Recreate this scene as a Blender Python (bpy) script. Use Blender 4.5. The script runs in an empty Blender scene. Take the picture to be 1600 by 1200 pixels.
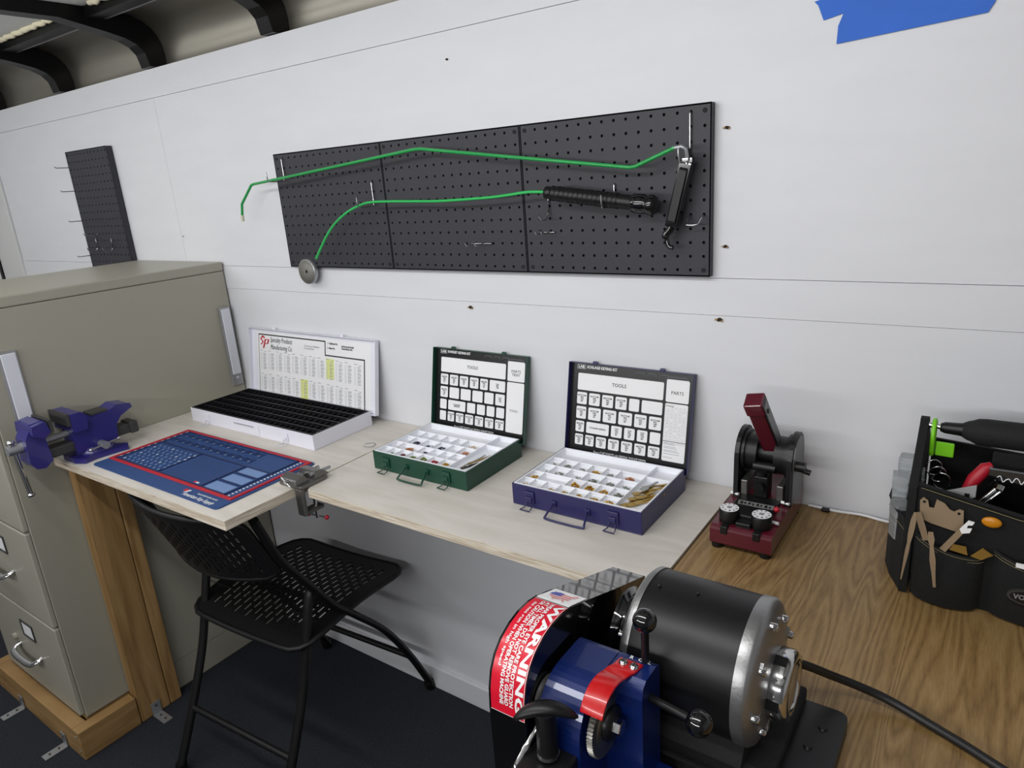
import bpy, bmesh, math, random
from mathutils import Vector, Matrix
random.seed(7)
S = bpy.context.scene
COL = S.collection
PI = math.pi

# ---------------------------------------------------------------- camera, world, lights, exposure
cam_d = bpy.data.cameras.new('camera')
cam_d.sensor_fit = 'HORIZONTAL'; cam_d.sensor_width = 36.0
cam_d.lens = 1083.743 / 1600 * 36.0
cam_d.clip_start = 0.01
cam = bpy.data.objects.new('camera', cam_d); COL.objects.link(cam)
r_ = Vector((0.8186454, 0.5699327, -0.0706852))
d_ = Vector((0.1110241, -0.2778170, -0.9541967))
f_ = Vector((-0.5634655, 0.7733010, -0.2907099))
M4 = Matrix((( r_.x, -d_.x, -f_.x, 1.66646), (r_.y, -d_.y, -f_.y, -1.28120), (r_.z, -d_.z, -f_.z, 1.50803), (0, 0, 0, 1)))
cam.matrix_world = M4
S.camera = cam

w = bpy.data.worlds.new('world'); S.world = w; w.use_nodes = True
w.node_tree.nodes['Background'].inputs[0].default_value = (0.75, 0.80, 0.9, 1)
w.node_tree.nodes['Background'].inputs[1].default_value = 0.05

def area(name, loc, sx, sy, power, col=(1.0, 0.985, 0.955), rot=(0, 0, 0)):
    l = bpy.data.lights.new(name, 'AREA'); l.shape = 'RECTANGLE'; l.size = sx; l.size_y = sy
    l.energy = power; l.color = col
    o = bpy.data.objects.new(name, l); COL.objects.link(o); o.location = loc; o.rotation_euler = rot
    return o
LC = (1.0, 1.0, 1.0)
TL = math.radians(40)
area('ceiling_strip_light', (1.0, -1.2, 1.955), 1.7, 0.06, 7.0, LC, (TL, 0, 0))
area('ceiling_strip_light', (-1.25, -1.2, 1.955), 1.9, 0.06, 5.2, LC, (TL, 0, 0))
area('rear_fill_light', (0.6, -2.28, 1.55), 3.0, 0.08, 16.5, LC, (math.radians(88), 0, 0))  # unseen fill added behind the camera to brighten the area under the bench
area('roof_fill_light', (-1.0, -.95, 1.86), 2.5, 0.06, 6.5, LC, (math.radians(180), 0, 0))  # upward fill, added out of view to lighten the roof panels
S.view_settings.view_transform = 'Standard'; S.view_settings.look = 'None'
S.view_settings.exposure = 0.5; S.view_settings.gamma = 1; S.view_settings.use_curve_mapping = False

# ---------------------------------------------------------------- materials
MATS = {}
def lin(c): return tuple((x / 255 / 12.92 if x / 255 <= .04045 else ((x / 255 + .055) / 1.055) ** 2.4) for x in c)
def mat(name, rgb, rough=.5, metal=0, emit=0, spec=.5, bump=0, bscale=200, var=0, vscale=8, coat=0, alpha=1, trans=0, stretch=(1, 1, 1)):
    if name in MATS: return MATS[name]
    m = bpy.data.materials.new(name); m.use_nodes = True; nt = m.node_tree; b = nt.nodes['Principled BSDF']
    c = lin(rgb)
    b.inputs['Base Color'].default_value = (*c, 1); b.inputs['Roughness'].default_value = rough
    b.inputs['Metallic'].default_value = metal; b.inputs['Specular IOR Level'].default_value = spec
    b.inputs['Coat Weight'].default_value = coat; b.inputs['Transmission Weight'].default_value = trans
    if emit:
        b.inputs['Emission Color'].default_value = (*c, 1); b.inputs['Emission Strength'].default_value = emit
    tc = nt.nodes.new('ShaderNodeTexCoord'); mp = nt.nodes.new('ShaderNodeMapping'); mp.inputs['Scale'].default_value = stretch
    nt.links.new(tc.outputs['Object'], mp.inputs['Vector'])
    if var:
        n = nt.nodes.new('ShaderNodeTexNoise'); n.inputs['Scale'].default_value = vscale; n.inputs['Detail'].default_value = 5
        nt.links.new(mp.outputs[0], n.inputs['Vector'])
        cr = nt.nodes.new('ShaderNodeValToRGB'); cr.color_ramp.elements[0].position = .3; cr.color_ramp.elements[1].position = .7
        cr.color_ramp.elements[0].color = (*[x * (1 - var) for x in c], 1); cr.color_ramp.elements[1].color = (*[min(1, x * (1 + var)) for x in c], 1)
        nt.links.new(n.outputs['Fac'], cr.inputs[0]); nt.links.new(cr.outputs[0], b.inputs['Base Color'])
    if bump:
        n2 = nt.nodes.new('ShaderNodeTexNoise'); n2.inputs['Scale'].default_value = bscale; n2.inputs['Detail'].default_value = 4
        nt.links.new(mp.outputs[0], n2.inputs['Vector'])
        bp = nt.nodes.new('ShaderNodeBump'); bp.inputs['Strength'].default_value = bump; bp.inputs['Distance'].default_value = .002
        nt.links.new(n2.outputs['Fac'], bp.inputs['Height']); nt.links.new(bp.outputs[0], b.inputs['Normal'])
    MATS[name] = m
    return m

def wood(name, c1, c2, c3, scale, stretch, rough=.45, distort=2.0, fine=120, fine_amt=.5, rings=None):
    """procedural wood: noise stretched along the grain plus distorted bands"""
    m = bpy.data.materials.new(name); m.use_nodes = True; nt = m.node_tree; b = nt.nodes['Principled BSDF']
    b.inputs['Roughness'].default_value = rough
    N, L = nt.nodes.new, nt.links.new
    tc = N('ShaderNodeTexCoord'); mp = N('ShaderNodeMapping'); mp.inputs['Scale'].default_value = stretch
    L(tc.outputs['Object'], mp.inputs['Vector'])
    n = N('ShaderNodeTexNoise'); n.inputs['Scale'].default_value = scale; n.inputs['Detail'].default_value = 2; n.inputs['Distortion'].default_value = .3
    L(mp.outputs[0], n.inputs['Vector'])
    mul = N('ShaderNodeMath'); mul.operation = 'MULTIPLY'; mul.inputs[1].default_value = rings or 10
    L(n.outputs['Fac'], mul.inputs[0])
    fr = N('ShaderNodeMath'); fr.operation = 'PINGPONG'; fr.inputs[1].default_value = 1
    L(mul.outputs[0], fr.inputs[0])
    mp2 = N('ShaderNodeMapping'); mp2.inputs['Scale'].default_value = tuple(s if s < 1 else s for s in stretch)
    L(tc.outputs['Object'], mp2.inputs['Vector'])
    n2 = N('ShaderNodeTexNoise'); n2.inputs['Scale'].default_value = fine; n2.inputs['Detail'].default_value = 3
    L(mp2.outputs[0], n2.inputs['Vector'])
    mx = N('ShaderNodeMath'); mx.operation = 'MULTIPLY_ADD'; mx.inputs[1].default_value = fine_amt
    L(n2.outputs['Fac'], mx.inputs[0]); 
    sc = N('ShaderNodeMath'); sc.operation = 'MULTIPLY'; sc.inputs[1].default_value = 1 - fine_amt
    L(fr.outputs[0], sc.inputs[0]); L(sc.outputs[0], mx.inputs[2])
    cr = N('ShaderNodeValToRGB'); e = cr.color_ramp.elements
    e[0].position = .2; e[0].color = (*lin(c1), 1); e[1].position = .8; e[1].color = (*lin(c3), 1)
    k = e.new(.5); k.color = (*lin(c2), 1)
    L(mx.outputs[0], cr.inputs[0]); L(cr.outputs[0], b.inputs['Base Color'])
    bp = N('ShaderNodeBump'); bp.inputs['Strength'].default_value = .08; bp.inputs['Distance'].default_value = .001
    L(mx.outputs[0], bp.inputs['Height']); L(bp.outputs[0], b.inputs['Normal'])
    MATS[name] = m
    return m

WALL = mat('white_painted_plywood', (214, 215, 219), .5, bump=.1, bscale=30, var=.02, vscale=5, stretch=(1, 1, 4))
WALLD = mat('wall_joint_primer', (176, 174, 170), .8)
PEG = mat('black_pegboard_plastic', (43, 43, 50), .55, bump=.15, bscale=300)
PEGB = mat('pegboard_backing', (18, 18, 20), .8)
ALU = mat('brushed_aluminium_skin', (150, 146, 136), .42, 1, bump=.05, bscale=6, stretch=(.3, 4, 4))
FRAME = mat('black_enamelled_steel', (9, 9, 10), .4, spec=.2)
ROOF = mat('grey_roof_panel', (205, 205, 202), .6, var=.06)
FOAM = mat('cream_foam_sealant', (215, 208, 180), .8, bump=.6, bscale=60)
def carpet_material():
    m = mat('charcoal_carpet', (46, 48, 54), .95, spec=.1, bump=1.0, bscale=350, var=.35, vscale=260)
    return m
CARPET = carpet_material()
PUTTY = mat('putty_enamel_steel', (158, 155, 141), .38, var=.015, vscale=3)
PUTTYF = mat('putty_enamel_drawer_front', (163, 160, 147), .38)
CHROME = mat('polished_chrome', (205, 205, 205), .12, 1)
STEEL = mat('zinc_plated_steel', (168, 170, 172), .35, .65, bump=.2, bscale=90)
WIRE = mat('bright_zinc_wire', (200, 200, 202), .25, 1)
GREYM = mat('cast_grey_metal', (120, 119, 117), .42, .85, bump=.3, bscale=150)
BIRCH = wood('birch_plywood_face', (201, 195, 185), (208, 202, 193), (214, 208, 200), 3, (1, 6, 6), .55, fine=60, rings=6)
BIRCHE = wood('birch_plywood_edge', (176, 160, 138), (208, 196, 178), (222, 214, 200), 6, (1, 1, 28), .65, fine=40, rings=8)
OAK = wood('oak_laminate', (112, 85, 48), (140, 111, 68), (156, 128, 84), 3.0, (6.5, .6, 1), .42, fine=75, fine_amt=.6, rings=26)
PINE = wood('pine_framing_lumber', (132, 100, 58), (152, 119, 74), (168, 135, 88), 3, (6, 6, .5), .6, fine=25, rings=7)
PINEX = wood('pine_framing_lumber_long', (132, 100, 58), (152, 119, 74), (168, 135, 88), 3, (.6, .6, 7), .6, fine=25, rings=7)
EDGEB = mat('dark_laminate_edge', (86, 74, 56), .6)
VBLUE = mat('vise_blue_enamel', (42, 38, 112), .32, coat=.3)
DGREY = mat('dark_cast_iron', (66, 65, 64), .5, .3)
KBLK = mat('black_plastic', (13, 13, 14), .42, spec=.4)
GLOSS = mat('glossy_black_plastic', (10, 10, 12), .1, coat=.6)
TUBE = mat('black_powder_coated_tube', (12, 12, 13), .45, spec=.4)
CHAIRP = mat('black_moulded_plastic', (15, 15, 17), .5, spec=.4)
WHITEP = mat('white_enamel', (226, 226, 236), .35)
TRAYW = mat('white_tray_plastic', (236, 238, 244), .35)
PAPER = mat('white_paper', (232, 232, 234), .6)
INK = mat('black_ink', (24, 24, 28), .6)
INKG = mat('grey_print', (140, 142, 150), .6)
INKL = mat('light_grey_print', (188, 190, 194), .6)
YEL = mat('yellow_highlighter', (216, 222, 140), .6)
RED = mat('red_print', (196, 30, 44), .5)
CHART = mat('black_gloss_chart', (13, 13, 16), .3)
GRN = mat('dark_green_enamel', (16, 64, 48), .35)
NAVY = mat('navy_blue_enamel', (36, 34, 84), .32)
MATB = mat('blue_rubber_mat', (40, 70, 122), .7, bump=.2, bscale=300)
MATD = mat('dark_blue_rubber', (24, 42, 88), .7)
MATL = mat('light_blue_rubber', (112, 140, 186), .7)
MATR = mat('red_rubber_border', (176, 28, 44), .65)
mat('pale_blue_rubber', (126, 152, 186), .6)
MATW = mat('white_rubber_print', (222, 226, 232), .6)
MAROON = mat('maroon_enamel', (86, 14, 32), .3, coat=.3)
MARD = mat('maroon_enamel_side', (78, 14, 28), .4)
BLKM = mat('satin_black_metal', (16, 16, 17), .38, spec=.4)
GREEN = mat('green_coated_rod', (24, 150, 70), .3, coat=.3)
GREENL = mat('bright_green_rod', (44, 178, 88), .35)
RUBT = mat('tan_rubber_tip', (196, 190, 170), .6)
TAPE = mat('blue_painters_tape', (36, 100, 200), .65, bump=.5, bscale=25, var=.06, vscale=20)
REDP = mat('red_powder_coat', (186, 9, 15), .3, coat=.4)
MOTORB = mat('satin_black_motor_paint', (13, 13, 14), .4, spec=.4)
ALUC = mat('cast_aluminium', (158, 158, 158), .38, .9, bump=.15, bscale=200)
BLUEM = mat('metallic_blue_paint', (8, 32, 94), .34, .15, coat=.3)
DIFF = mat('white_light_diffuser', (216, 218, 226), .4)
ALUB = mat('satin_aluminium_bar', (170, 170, 174), .4, .7)
FAB = mat('black_woven_nylon', (11, 11, 12), .9, bump=.6, bscale=500)
STITCH = mat('tan_stitching', (120, 112, 80), .8)
FOAMB = mat('black_foam_grip', (12, 12, 13), .8, bump=.4, bscale=250)
CLEAR = mat('clear_plastic', (232, 236, 238), .12, trans=.75)
LIME = mat('lime_green_plastic', (120, 200, 30), .4)
TREDG = mat('red_rubber_grip', (170, 20, 40), .45)
ORNG = mat('amber_plastic', (196, 126, 18), .3)
BRASS = mat('brass', (190, 160, 90), .3, 1)
TANM = mat('bare_tan_steel', (168, 148, 122), .45, .6)
PGREEN = mat('green_anodised', (122, 134, 60), .35, .5)
PRED = mat('red_anodised', (170, 24, 40), .35, .5)
PBLUE = mat('dark_blue_anodised', (44, 50, 80), .35, .5)
PGOLD = mat('gold_brass_pins', (204, 158, 60), .25, .9)
PSIL = mat('silver_pins', (150, 152, 140), .3, .9)
PCOP = mat('coppery_springs', (204, 140, 100), .3, .7)
BLACKC = mat('black_rubber_cable', (18, 18, 19), .45)
HOLE = mat('splintered_hole', (46, 32, 18), .9)
SPL = mat('raw_wood_splinter', (170, 140, 100), .8)
FLAGB = mat('flag_blue', (70, 74, 170), .4)
FLAGR = mat('flag_pale_red', (222, 120, 120), .4)
STW = mat('white_sticker', (232, 232, 232), .3)
STR = mat('red_sticker', (206, 20, 46), .3)
DOORW = mat('white_door_panel', (205, 206, 205), .5)

# ---------------------------------------------------------------- mesh builder
class MB:
    def __init__(s): s.v = []; s.f = []; s.m = []; s.mats = []; s.sm = []
    def mi(s, m):
        if m not in s.mats: s.mats.append(m)
        return s.mats.index(m)
    def add(s, verts, faces, m, smooth=False, X=None):
        o = len(s.v)
        for p in verts:
            p = Vector(p); s.v.append(X @ p if X else p)
        k = s.mi(m)
        for f in faces: s.f.append([o + i for i in f]); s.m.append(k); s.sm.append(smooth)
        return s
    def box(s, x0, x1, y0, y1, z0, z1, m, X=None):
        vs = [(x, y, z) for z in (z0, z1) for y in (y0, y1) for x in (x0, x1)]
        return s.add(vs, [(0, 2, 3, 1), (4, 5, 7, 6), (0, 1, 5, 4), (2, 6, 7, 3), (0, 4, 6, 2), (1, 3, 7, 5)], m, False, X)
    def prism(s, pts, axis, a, b, m, X=None, smooth=False):
        """polygon pts in the two other axes extruded along axis (0,1,2) from a to b"""
        n = len(pts)
        def P(p, t):
            if axis == 0: return (t, p[0], p[1])
            if axis == 1: return (p[0], t, p[1])
            return (p[0], p[1], t)
        vs = [P(p, a) for p in pts] + [P(p, b) for p in pts]
        s.add(vs, [tuple(range(n))[::-1], tuple(range(n, 2 * n))], m, False, X)
        s.add(vs, [(i, (i + 1) % n, n + (i + 1) % n, n + i) for i in range(n)], m, smooth, X)
        return s
    def tube(s, pts, r, m, n=8, X=None, closed=False, cap=True, flat=None):
        pts = [Vector(p) for p in pts]; rs = r if isinstance(r, (list, tuple)) else [r] * len(pts)
        N = len(pts); ring = []; up = None
        for i, p in enumerate(pts):
            if closed: t = (pts[(i + 1) % N] - pts[i - 1])
            else: t = pts[min(i + 1, N - 1)] - pts[max(i - 1, 0)]
            t.normalize()
            if up is None:
                up = Vector((0, 0, 1)) if abs(t.z) < .9 else Vector((0, 1, 0))
            up = (up - t * up.dot(t)); 
            if up.length < 1e-5: up = t.orthogonal()
            up.normalize(); sd = t.cross(up)
            fl = flat or (1, 1)
            ring.append([p + up * (math.cos(a) * rs[i] * fl[0]) + sd * (math.sin(a) * rs[i] * fl[1]) for a in [2 * PI * k / n for k in range(n)]])
        vs = [q for rg in ring for q in rg]
        fs = []
        for i in range(N if closed else N - 1):
            j = (i + 1) % N
            for k in range(n): fs.append((i * n + k, j * n + k, j * n + (k + 1) % n, i * n + (k + 1) % n))
        s.add(vs, [f[::-1] for f in fs], m, True, X)
        if cap and not closed:
            s.add(ring[0], [tuple(range(n))], m, False, X); s.add(ring[-1], [tuple(range(n))[::-1]], m, False, X)
        return s
    def lathe(s, prof, m, n=32, X=None, smooth=True):
        """prof = [(r, z)], around local z"""
        vs = []; 
        for r, z in prof:
            for k in range(n): a = 2 * PI * k / n; vs.append((r * math.cos(a), r * math.sin(a), z))
        fs = []
        for i in range(len(prof) - 1):
            for k in range(n): fs.append((i * n + k, i * n + (k + 1) % n, (i + 1) * n + (k + 1) % n, (i + 1) * n + k))
        s.add(vs, fs, m, smooth, X)
        if prof[0][0] > 1e-5: s.add(vs[:n], [tuple(range(n))[::-1]], m, False, X)
        if prof[-1][0] > 1e-5: s.add(vs[-n:], [tuple(range(n))], m, False, X)
        return s
    def cyl(s, p0, p1, r, m, n=24, X=None): 
        p0 = Vector(p0); p1 = Vector(p1); d = p1 - p0
        A = Matrix.Translation(p0) @ d.to_track_quat('Z', 'Y').to_matrix().to_4x4()
        if X: A = X @ A
        return s.lathe([(r, 0), (r, d.length)], m, n, A, True)
    def ball(s, c, r, m, n=20, sc=(1, 1, 1), X=None):
        k = n // 2
        prof = [(max(r * math.sin(PI * i / k), 0) if 0 < i < k else 0.0, -r * math.cos(PI * i / k)) for i in range(k + 1)]
        A = Matrix.Translation(Vector(c)) @ Matrix.Diagonal((*sc, 1))
        if X: A = X @ A
        return s.lathe(prof, m, n, A)
    def text(s, txt, size, m, X, align='CENTER', valign='CENTER', bold=0, spacing=1, sx=1, depth=0, fn=None, shear=0):
        c = bpy.data.curves.new('t', 'FONT'); c.body = txt; c.size = size; c.align_x = align; c.align_y = valign
        c.resolution_u = 2; c.offset = bold; c.space_character = spacing; c.extrude = depth; c.shear = shear; c.space_line = .85
        o = bpy.data.objects.new('t', c); COL.objects.link(o)
        dg = bpy.context.evaluated_depsgraph_get(); me = bpy.data.meshes.new_from_object(o.evaluated_get(dg))
        vs = [Vector((v.co.x * sx, v.co.y, v.co.z)) for v in me.vertices]
        if fn: vs = [fn(v) for v in vs]; X = None
        s.add(vs, [tuple(p.vertices) for p in me.polygons], m, False, X)
        bpy.data.objects.remove(o); bpy.data.curves.remove(c); bpy.data.meshes.remove(me)
        return s

def build(name, mb, parent=None, bevel=0, seg=2, label=None, local=False, extra=None):
    me = bpy.data.meshes.new(name)
    off = Vector((0, 0, 0))
    if parent is not None and not local:
        off = root_loc(parent)
    me.from_pydata([tuple(v - off) for v in mb.v], [], mb.f)
    for m in mb.mats: me.materials.append(m)
    for p, k, sm in zip(me.polygons, mb.m, mb.sm): p.material_index = k; p.use_smooth = sm
    me.update()
    o = bpy.data.objects.new(name, me); COL.objects.link(o)
    if parent is not None: o.parent = parent
    if bevel:
        b = o.modifiers.new('bevel', 'BEVEL'); b.width = bevel; b.segments = seg; b.limit_method = 'ANGLE'; b.angle_limit = math.radians(40)
        b.harden_normals = False
    if label: o['label'] = label
    return o
def root_loc(o):
    while o.parent is not None: o = o.parent
    return o.location.copy()
def thing(name, label, cat, loc=(0, 0, 0), rz=0, group=None):
    o = bpy.data.objects.new(name, None); COL.objects.link(o); o.location = loc; o.rotation_euler = (0, 0, rz)
    o.empty_display_size = .05
    o['label'] = label; o['category'] = cat
    if group: o['group'] = group
    return o
def tag(o, label, cat, group=None, kind=None):
    o['label'] = label; o['category'] = cat
    if group: o['group'] = group
    if kind: o['kind'] = kind
    # origin to the mesh's own middle so the object has a real place
    me = o.data; c = sum((v.co for v in me.vertices), Vector()) / max(1, len(me.vertices))
    me.transform(Matrix.Translation(-c)); o.location = o.location + c
    return o
def struct(name, mb, bevel=0, label=None, cat=None):
    o = build(name, mb, None, bevel); o['kind'] = 'structure'
    if label: o['label'] = label
    if cat: o['category'] = cat
    return o
def basis(o, ux, uy):
    """matrix taking local x,y to world directions ux, uy at origin o"""
    ux = Vector(ux).normalized(); uy = Vector(uy).normalized(); uz = ux.cross(uy)
    return Matrix(((ux.x, uy.x, uz.x, o[0]), (ux.y, uy.y, uz.y, o[1]), (ux.z, uy.z, uz.z, o[2]), (0, 0, 0, 1)))
def rrect(x0, x1, y0, y1, r, n=4):
    pts = []
    for cx, cy, a0 in ((x1 - r, y1 - r, 0), (x0 + r, y1 - r, 90), (x0 + r, y0 + r, 180), (x1 - r, y0 + r, 270)):
        for i in range(n + 1):
            a = math.radians(a0 + 90 * i / n); pts.append((cx + r * math.cos(a), cy + r * math.sin(a)))
    return pts
def smooth_path(pts, k=6):
    """Catmull-Rom through pts"""
    P = [Vector(p) for p in pts]; P = [P[0] * 2 - P[1]] + P + [P[-1] * 2 - P[-2]]; out = []
    for i in range(1, len(P) - 2):
        for j in range(k):
            t = j / k; a, b, c, d = P[i - 1:i + 3]
            out.append(.5 * ((2 * b) + (c - a) * t + (2 * a - 5 * b + 4 * c - d) * t * t + (3 * b - a - 3 * c + d) * t ** 3))
    out.append(P[-2]); return out

# ================================================================ THE SETTING
XL, XR, YF = -2.62, 3.0, -2.35       # room extents
ZT = 1.89                             # top edge of the white wall lining
G = .00045
# back wall: painted plywood sheets with hairline joints, over the same-painted framing behind
b = MB()
b.box(XL, XR, .006, .03, 0, ZT, WALLD)
def sheet(x0, x1, z0, z1, dy=0): b.box(x0 + G, x1 - G, -dy, .0065, z0 + G, z1 - G, WALL)
# top ledger strip, main sheets, rail, lower sheets
sheet(XL, XR, 1.809, ZT, .0015)
for x0, x1 in ((XL, -.564), (-.564, XR)): sheet(x0, x1, 1.292, 1.809)
sheet(XL, XR, 1.221, 1.292, .0015)
sheet(XL, XR, 0, 1.221)
struct('wall_back', b, label='white painted plywood wall lining with hairline joints', cat='wall')
b = MB(); b.box(-.36, 1.285, -.012, 0, 0, .075, WALL)
struct('baseboard_back', b, .002)
b = MB(); b.box(XL, -1.86, -.012, 0, 0, ZT, DOORW)
struct('trim_1', b, .003)
b = MB(); b.box(-2.10, -2.075, -.018, -.012, 0, 1.86, FRAME); struct('trim_2', b)
b = MB(); b.box(XL - .03, XL, YF, .03, 0, 2.2, DOORW); struct('wall_left', b)
b = MB(); b.box(XR, XR + .03, YF, .03, 0, 2.2, WALL); struct('wall_right', b)
b = MB(); b.box(XL, XR, YF - .03, YF, 0, 2.2, WALL); struct('wall_front', b)
b = MB(); b.box(XL - .03, XR + .03, YF - .03, .03, -.03, 0, CARPET); struct('floor', b)
# roof: aluminium skin curving in above the lining, flat grey panels over the stringers
prof = [(.035, 1.80), (.035, 1.93), (.031, 1.955), (.022, 1.978), (.007, 1.998), (-.015, 2.014), (-.05, 2.026), (-.09, 2.032), (-.16, 2.036)]
b = MB(); n = len(prof)
inner = prof; outer = [(y + .012, z + .01) for y, z in prof]
b.prism(inner + outer[::-1], 0, XL, XR, ALU, smooth=False)
o = struct('ceiling_cove', b); o.name = 'trim_3'
for p in o.data.polygons:
    if len(p.vertices) == 4: p.use_smooth = True
b = MB(); b.box(XL, XR, YF, -.16, 2.035, 2.055, ROOF); struct('ceiling', b)
# ribs: cross bows that bend down behind the lining, with a stringer running between them
def rib(i, x0):
    b = MB(); wv = .052; x0 -= .004
    innr = [(-.018, 1.8915), (-.020, 1.90), (-.027, 1.928), (-.045, 1.948), (-.075, 1.962), (-.125, 1.974), (-.25, 1.998), (YF + .01, 2.006)]
    outr = [(.033, 1.8915), (.033, 1.93), (.028, 1.955), (.019, 1.977), (.004, 1.996), (-.018, 2.012), (-.052, 2.024), (-.16, 2.034), (YF + .01, 2.034)]
    b.prism(innr + outr[::-1], 0, x0, x0 + wv, FRAME)
    o = struct('trim_%d' % (4 + i), b, .002); return o
for i, x0 in enumerate((-1.76, -1.165, -.560, .032, .64, 1.25, 1.86, 2.47)): rib(i, x0)
b = MB(); b.box(XL, XR, -.180, -.135, 2.004, 2.035, FRAME); b.box(XL, XR, -.135, -.118, 2.008, 2.026, ALUB); struct('trim_12', b, .002)  # stringer's lower strip in lighter metal: glow from the skin put into its colour
for k, (x0, x1) in enumerate(((-.46, .03), (-1.06, -.59), (-1.70, -1.2))):
    b = MB(); pts = []
    for i in range(25):
        x = x0 + (x1 - x0) * i / 24; pts.append((x, -.187 + .003 * math.sin(i * 1.7), 2.032 + .003 * math.sin(i * 2.3)))
    b.tube(pts, [.007 + .003 * abs(math.sin(i * 1.1 + k)) for i in range(25)], FOAM)
    o = struct('trim_%d' % (13 + k), b)
b = MB(); b.box(XL, XR, -1.3, -1.24, 1.985, 2.034, FRAME); struct('trim_16', b, .002)

# holes and scars in the back wall
def scar(loc, r, label, rough=False):
    b = MB(); x, z = loc
    n = 10; random.seed(int(x * 1000))
    pts = [(x + r * (1.2 if k % 5 else 1.5) * math.cos(2 * PI * k / n) * random.uniform(.7, 1.1), z + r * .8 * math.sin(2 * PI * k / n) * random.uniform(.7, 1.1)) for k in range(n)]
    b.prism(pts, 1, -.0022, -.0008, HOLE)
    if rough:
        b.prism([(x - r * 1.9, z - r * .3), (x - r * .6, z - r * .1), (x - r * .8, z + r * .5), (x - r * 1.6, z + r * .3)], 1, -.0032, -.0008, SPL)
        b.prism([(x + r * .7, z - r * .9), (x + r * 1.5, z - r * .5), (x + r * 1.0, z + r * .1)], 1, -.0032, -.0008, SPL)
    tag(build('screw_hole', b), label, 'hole', 'screw holes in the white wall')
scar((1.240, 1.557), .004, 'splintered screw hole just right of the pegboard, upper of the two', True)
scar((1.241, 1.351), .004, 'splintered screw hole just right of the pegboard, lower of the two', True)
scar((.628, 1.207), .005, 'torn brown screw hole in wall below the middle pegboard panel', True)
scar((1.232, 1.213), .005, 'torn brown screw hole in wall rail above the red machine', True)
scar((.624, 1.753), .003, 'small dark screw hole in wall above the middle pegboard')
scar((-.553, 1.385), .0022, 'tiny dark hole beside the vertical wall joint right of the small pegboard')

# ================================================================ PEGBOARDS
def pegpanel(x0, z0, nx, nz, yb, yf, label, group):
    """panel with real square-ish holes at 1 inch pitch; face at y=yf, back at y=yb"""
    p = .0254; b = MB(); r = .0031; n = 8
    for i in range(nx):
        for j in range(nz):
            cx, cz = x0 + (i + .5) * p, z0 + (j + .5) * p; h = p / 2
            screw = (i in (0, nx - 1) and j in (0, nz - 1))
            sq = [(h, 0), (h, h), (0, h), (-h, h), (-h, 0), (-h, -h), (0, -h), (h, -h)]
            if screw:
                b.add([(cx + a, yf, cz + c) for a, c in ((-h, -h), (h, -h), (h, h), (-h, h))], [(0, 1, 2, 3)], PEG)
                b.cyl((cx, yf + .001, cz), (cx, yf - .0012, cz), .0042, PEGB, 12)
                continue
            ci = [(r * math.cos(PI / 4 * k), r * math.sin(PI / 4 * k)) for k in range(8)]
            vs = [(cx + a, yf, cz + c) for a, c in sq] + [(cx + a, yf, cz + c) for a, c in ci] + [(cx + a, yf + .008, cz + c) for a, c in ci]
            fs = [(k, 8 + k, 8 + (k + 1) % 8, (k + 1) % 8) for k in range(8)]
            b.add(vs, fs, PEG)
            b.add(vs, [(8 + k, 16 + k, 16 + (k + 1) % 8, 8 + (k + 1) % 8) for k in range(8)], PEG)
            b.add(vs[16:], [tuple(range(8))[::-1]], PEGB)
    x1, z1 = x0 + nx * p, z0 + nz * p; g = .0006
    # rim: four sides (a hollow shell like a moulded panel)
    b.box(x0 + g, x0 + .003, yf, yb, z0 + g, z1 - g, PEG); b.box(x1 - .003, x1 - g, yf, yb, z0 + g, z1 - g, PEG)
    b.box(x0 + .003, x1 - .003, yf, yb, z0 + g, z0 + .003, PEG); b.box(x0 + .003, x1 - .003, yf, yb, z1 - .003, z1 - g, PEG)
    o = build('pegboard', b); tag(o, label, 'pegboard', group); return o
GP = 'black pegboard panels mounted in a row'
pegpanel(0, 1.2966, 16, 12, -.0035, -.0185, 'black pegboard panel on left of the row of three', GP)
pegpanel(.4064, 1.2966, 16, 12, -.0035, -.0185, 'middle black pegboard panel of the row of three', GP)
pegpanel(.8128, 1.2966, 16, 12, -.0035, -.0185, 'black pegboard panel on right of the row of three', GP)
pegpanel(-1.185, 1.262, 12, 17, -.0035, -.0215, 'small dark upright pegboard above the filing cabinet, apart from the row', None)

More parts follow.
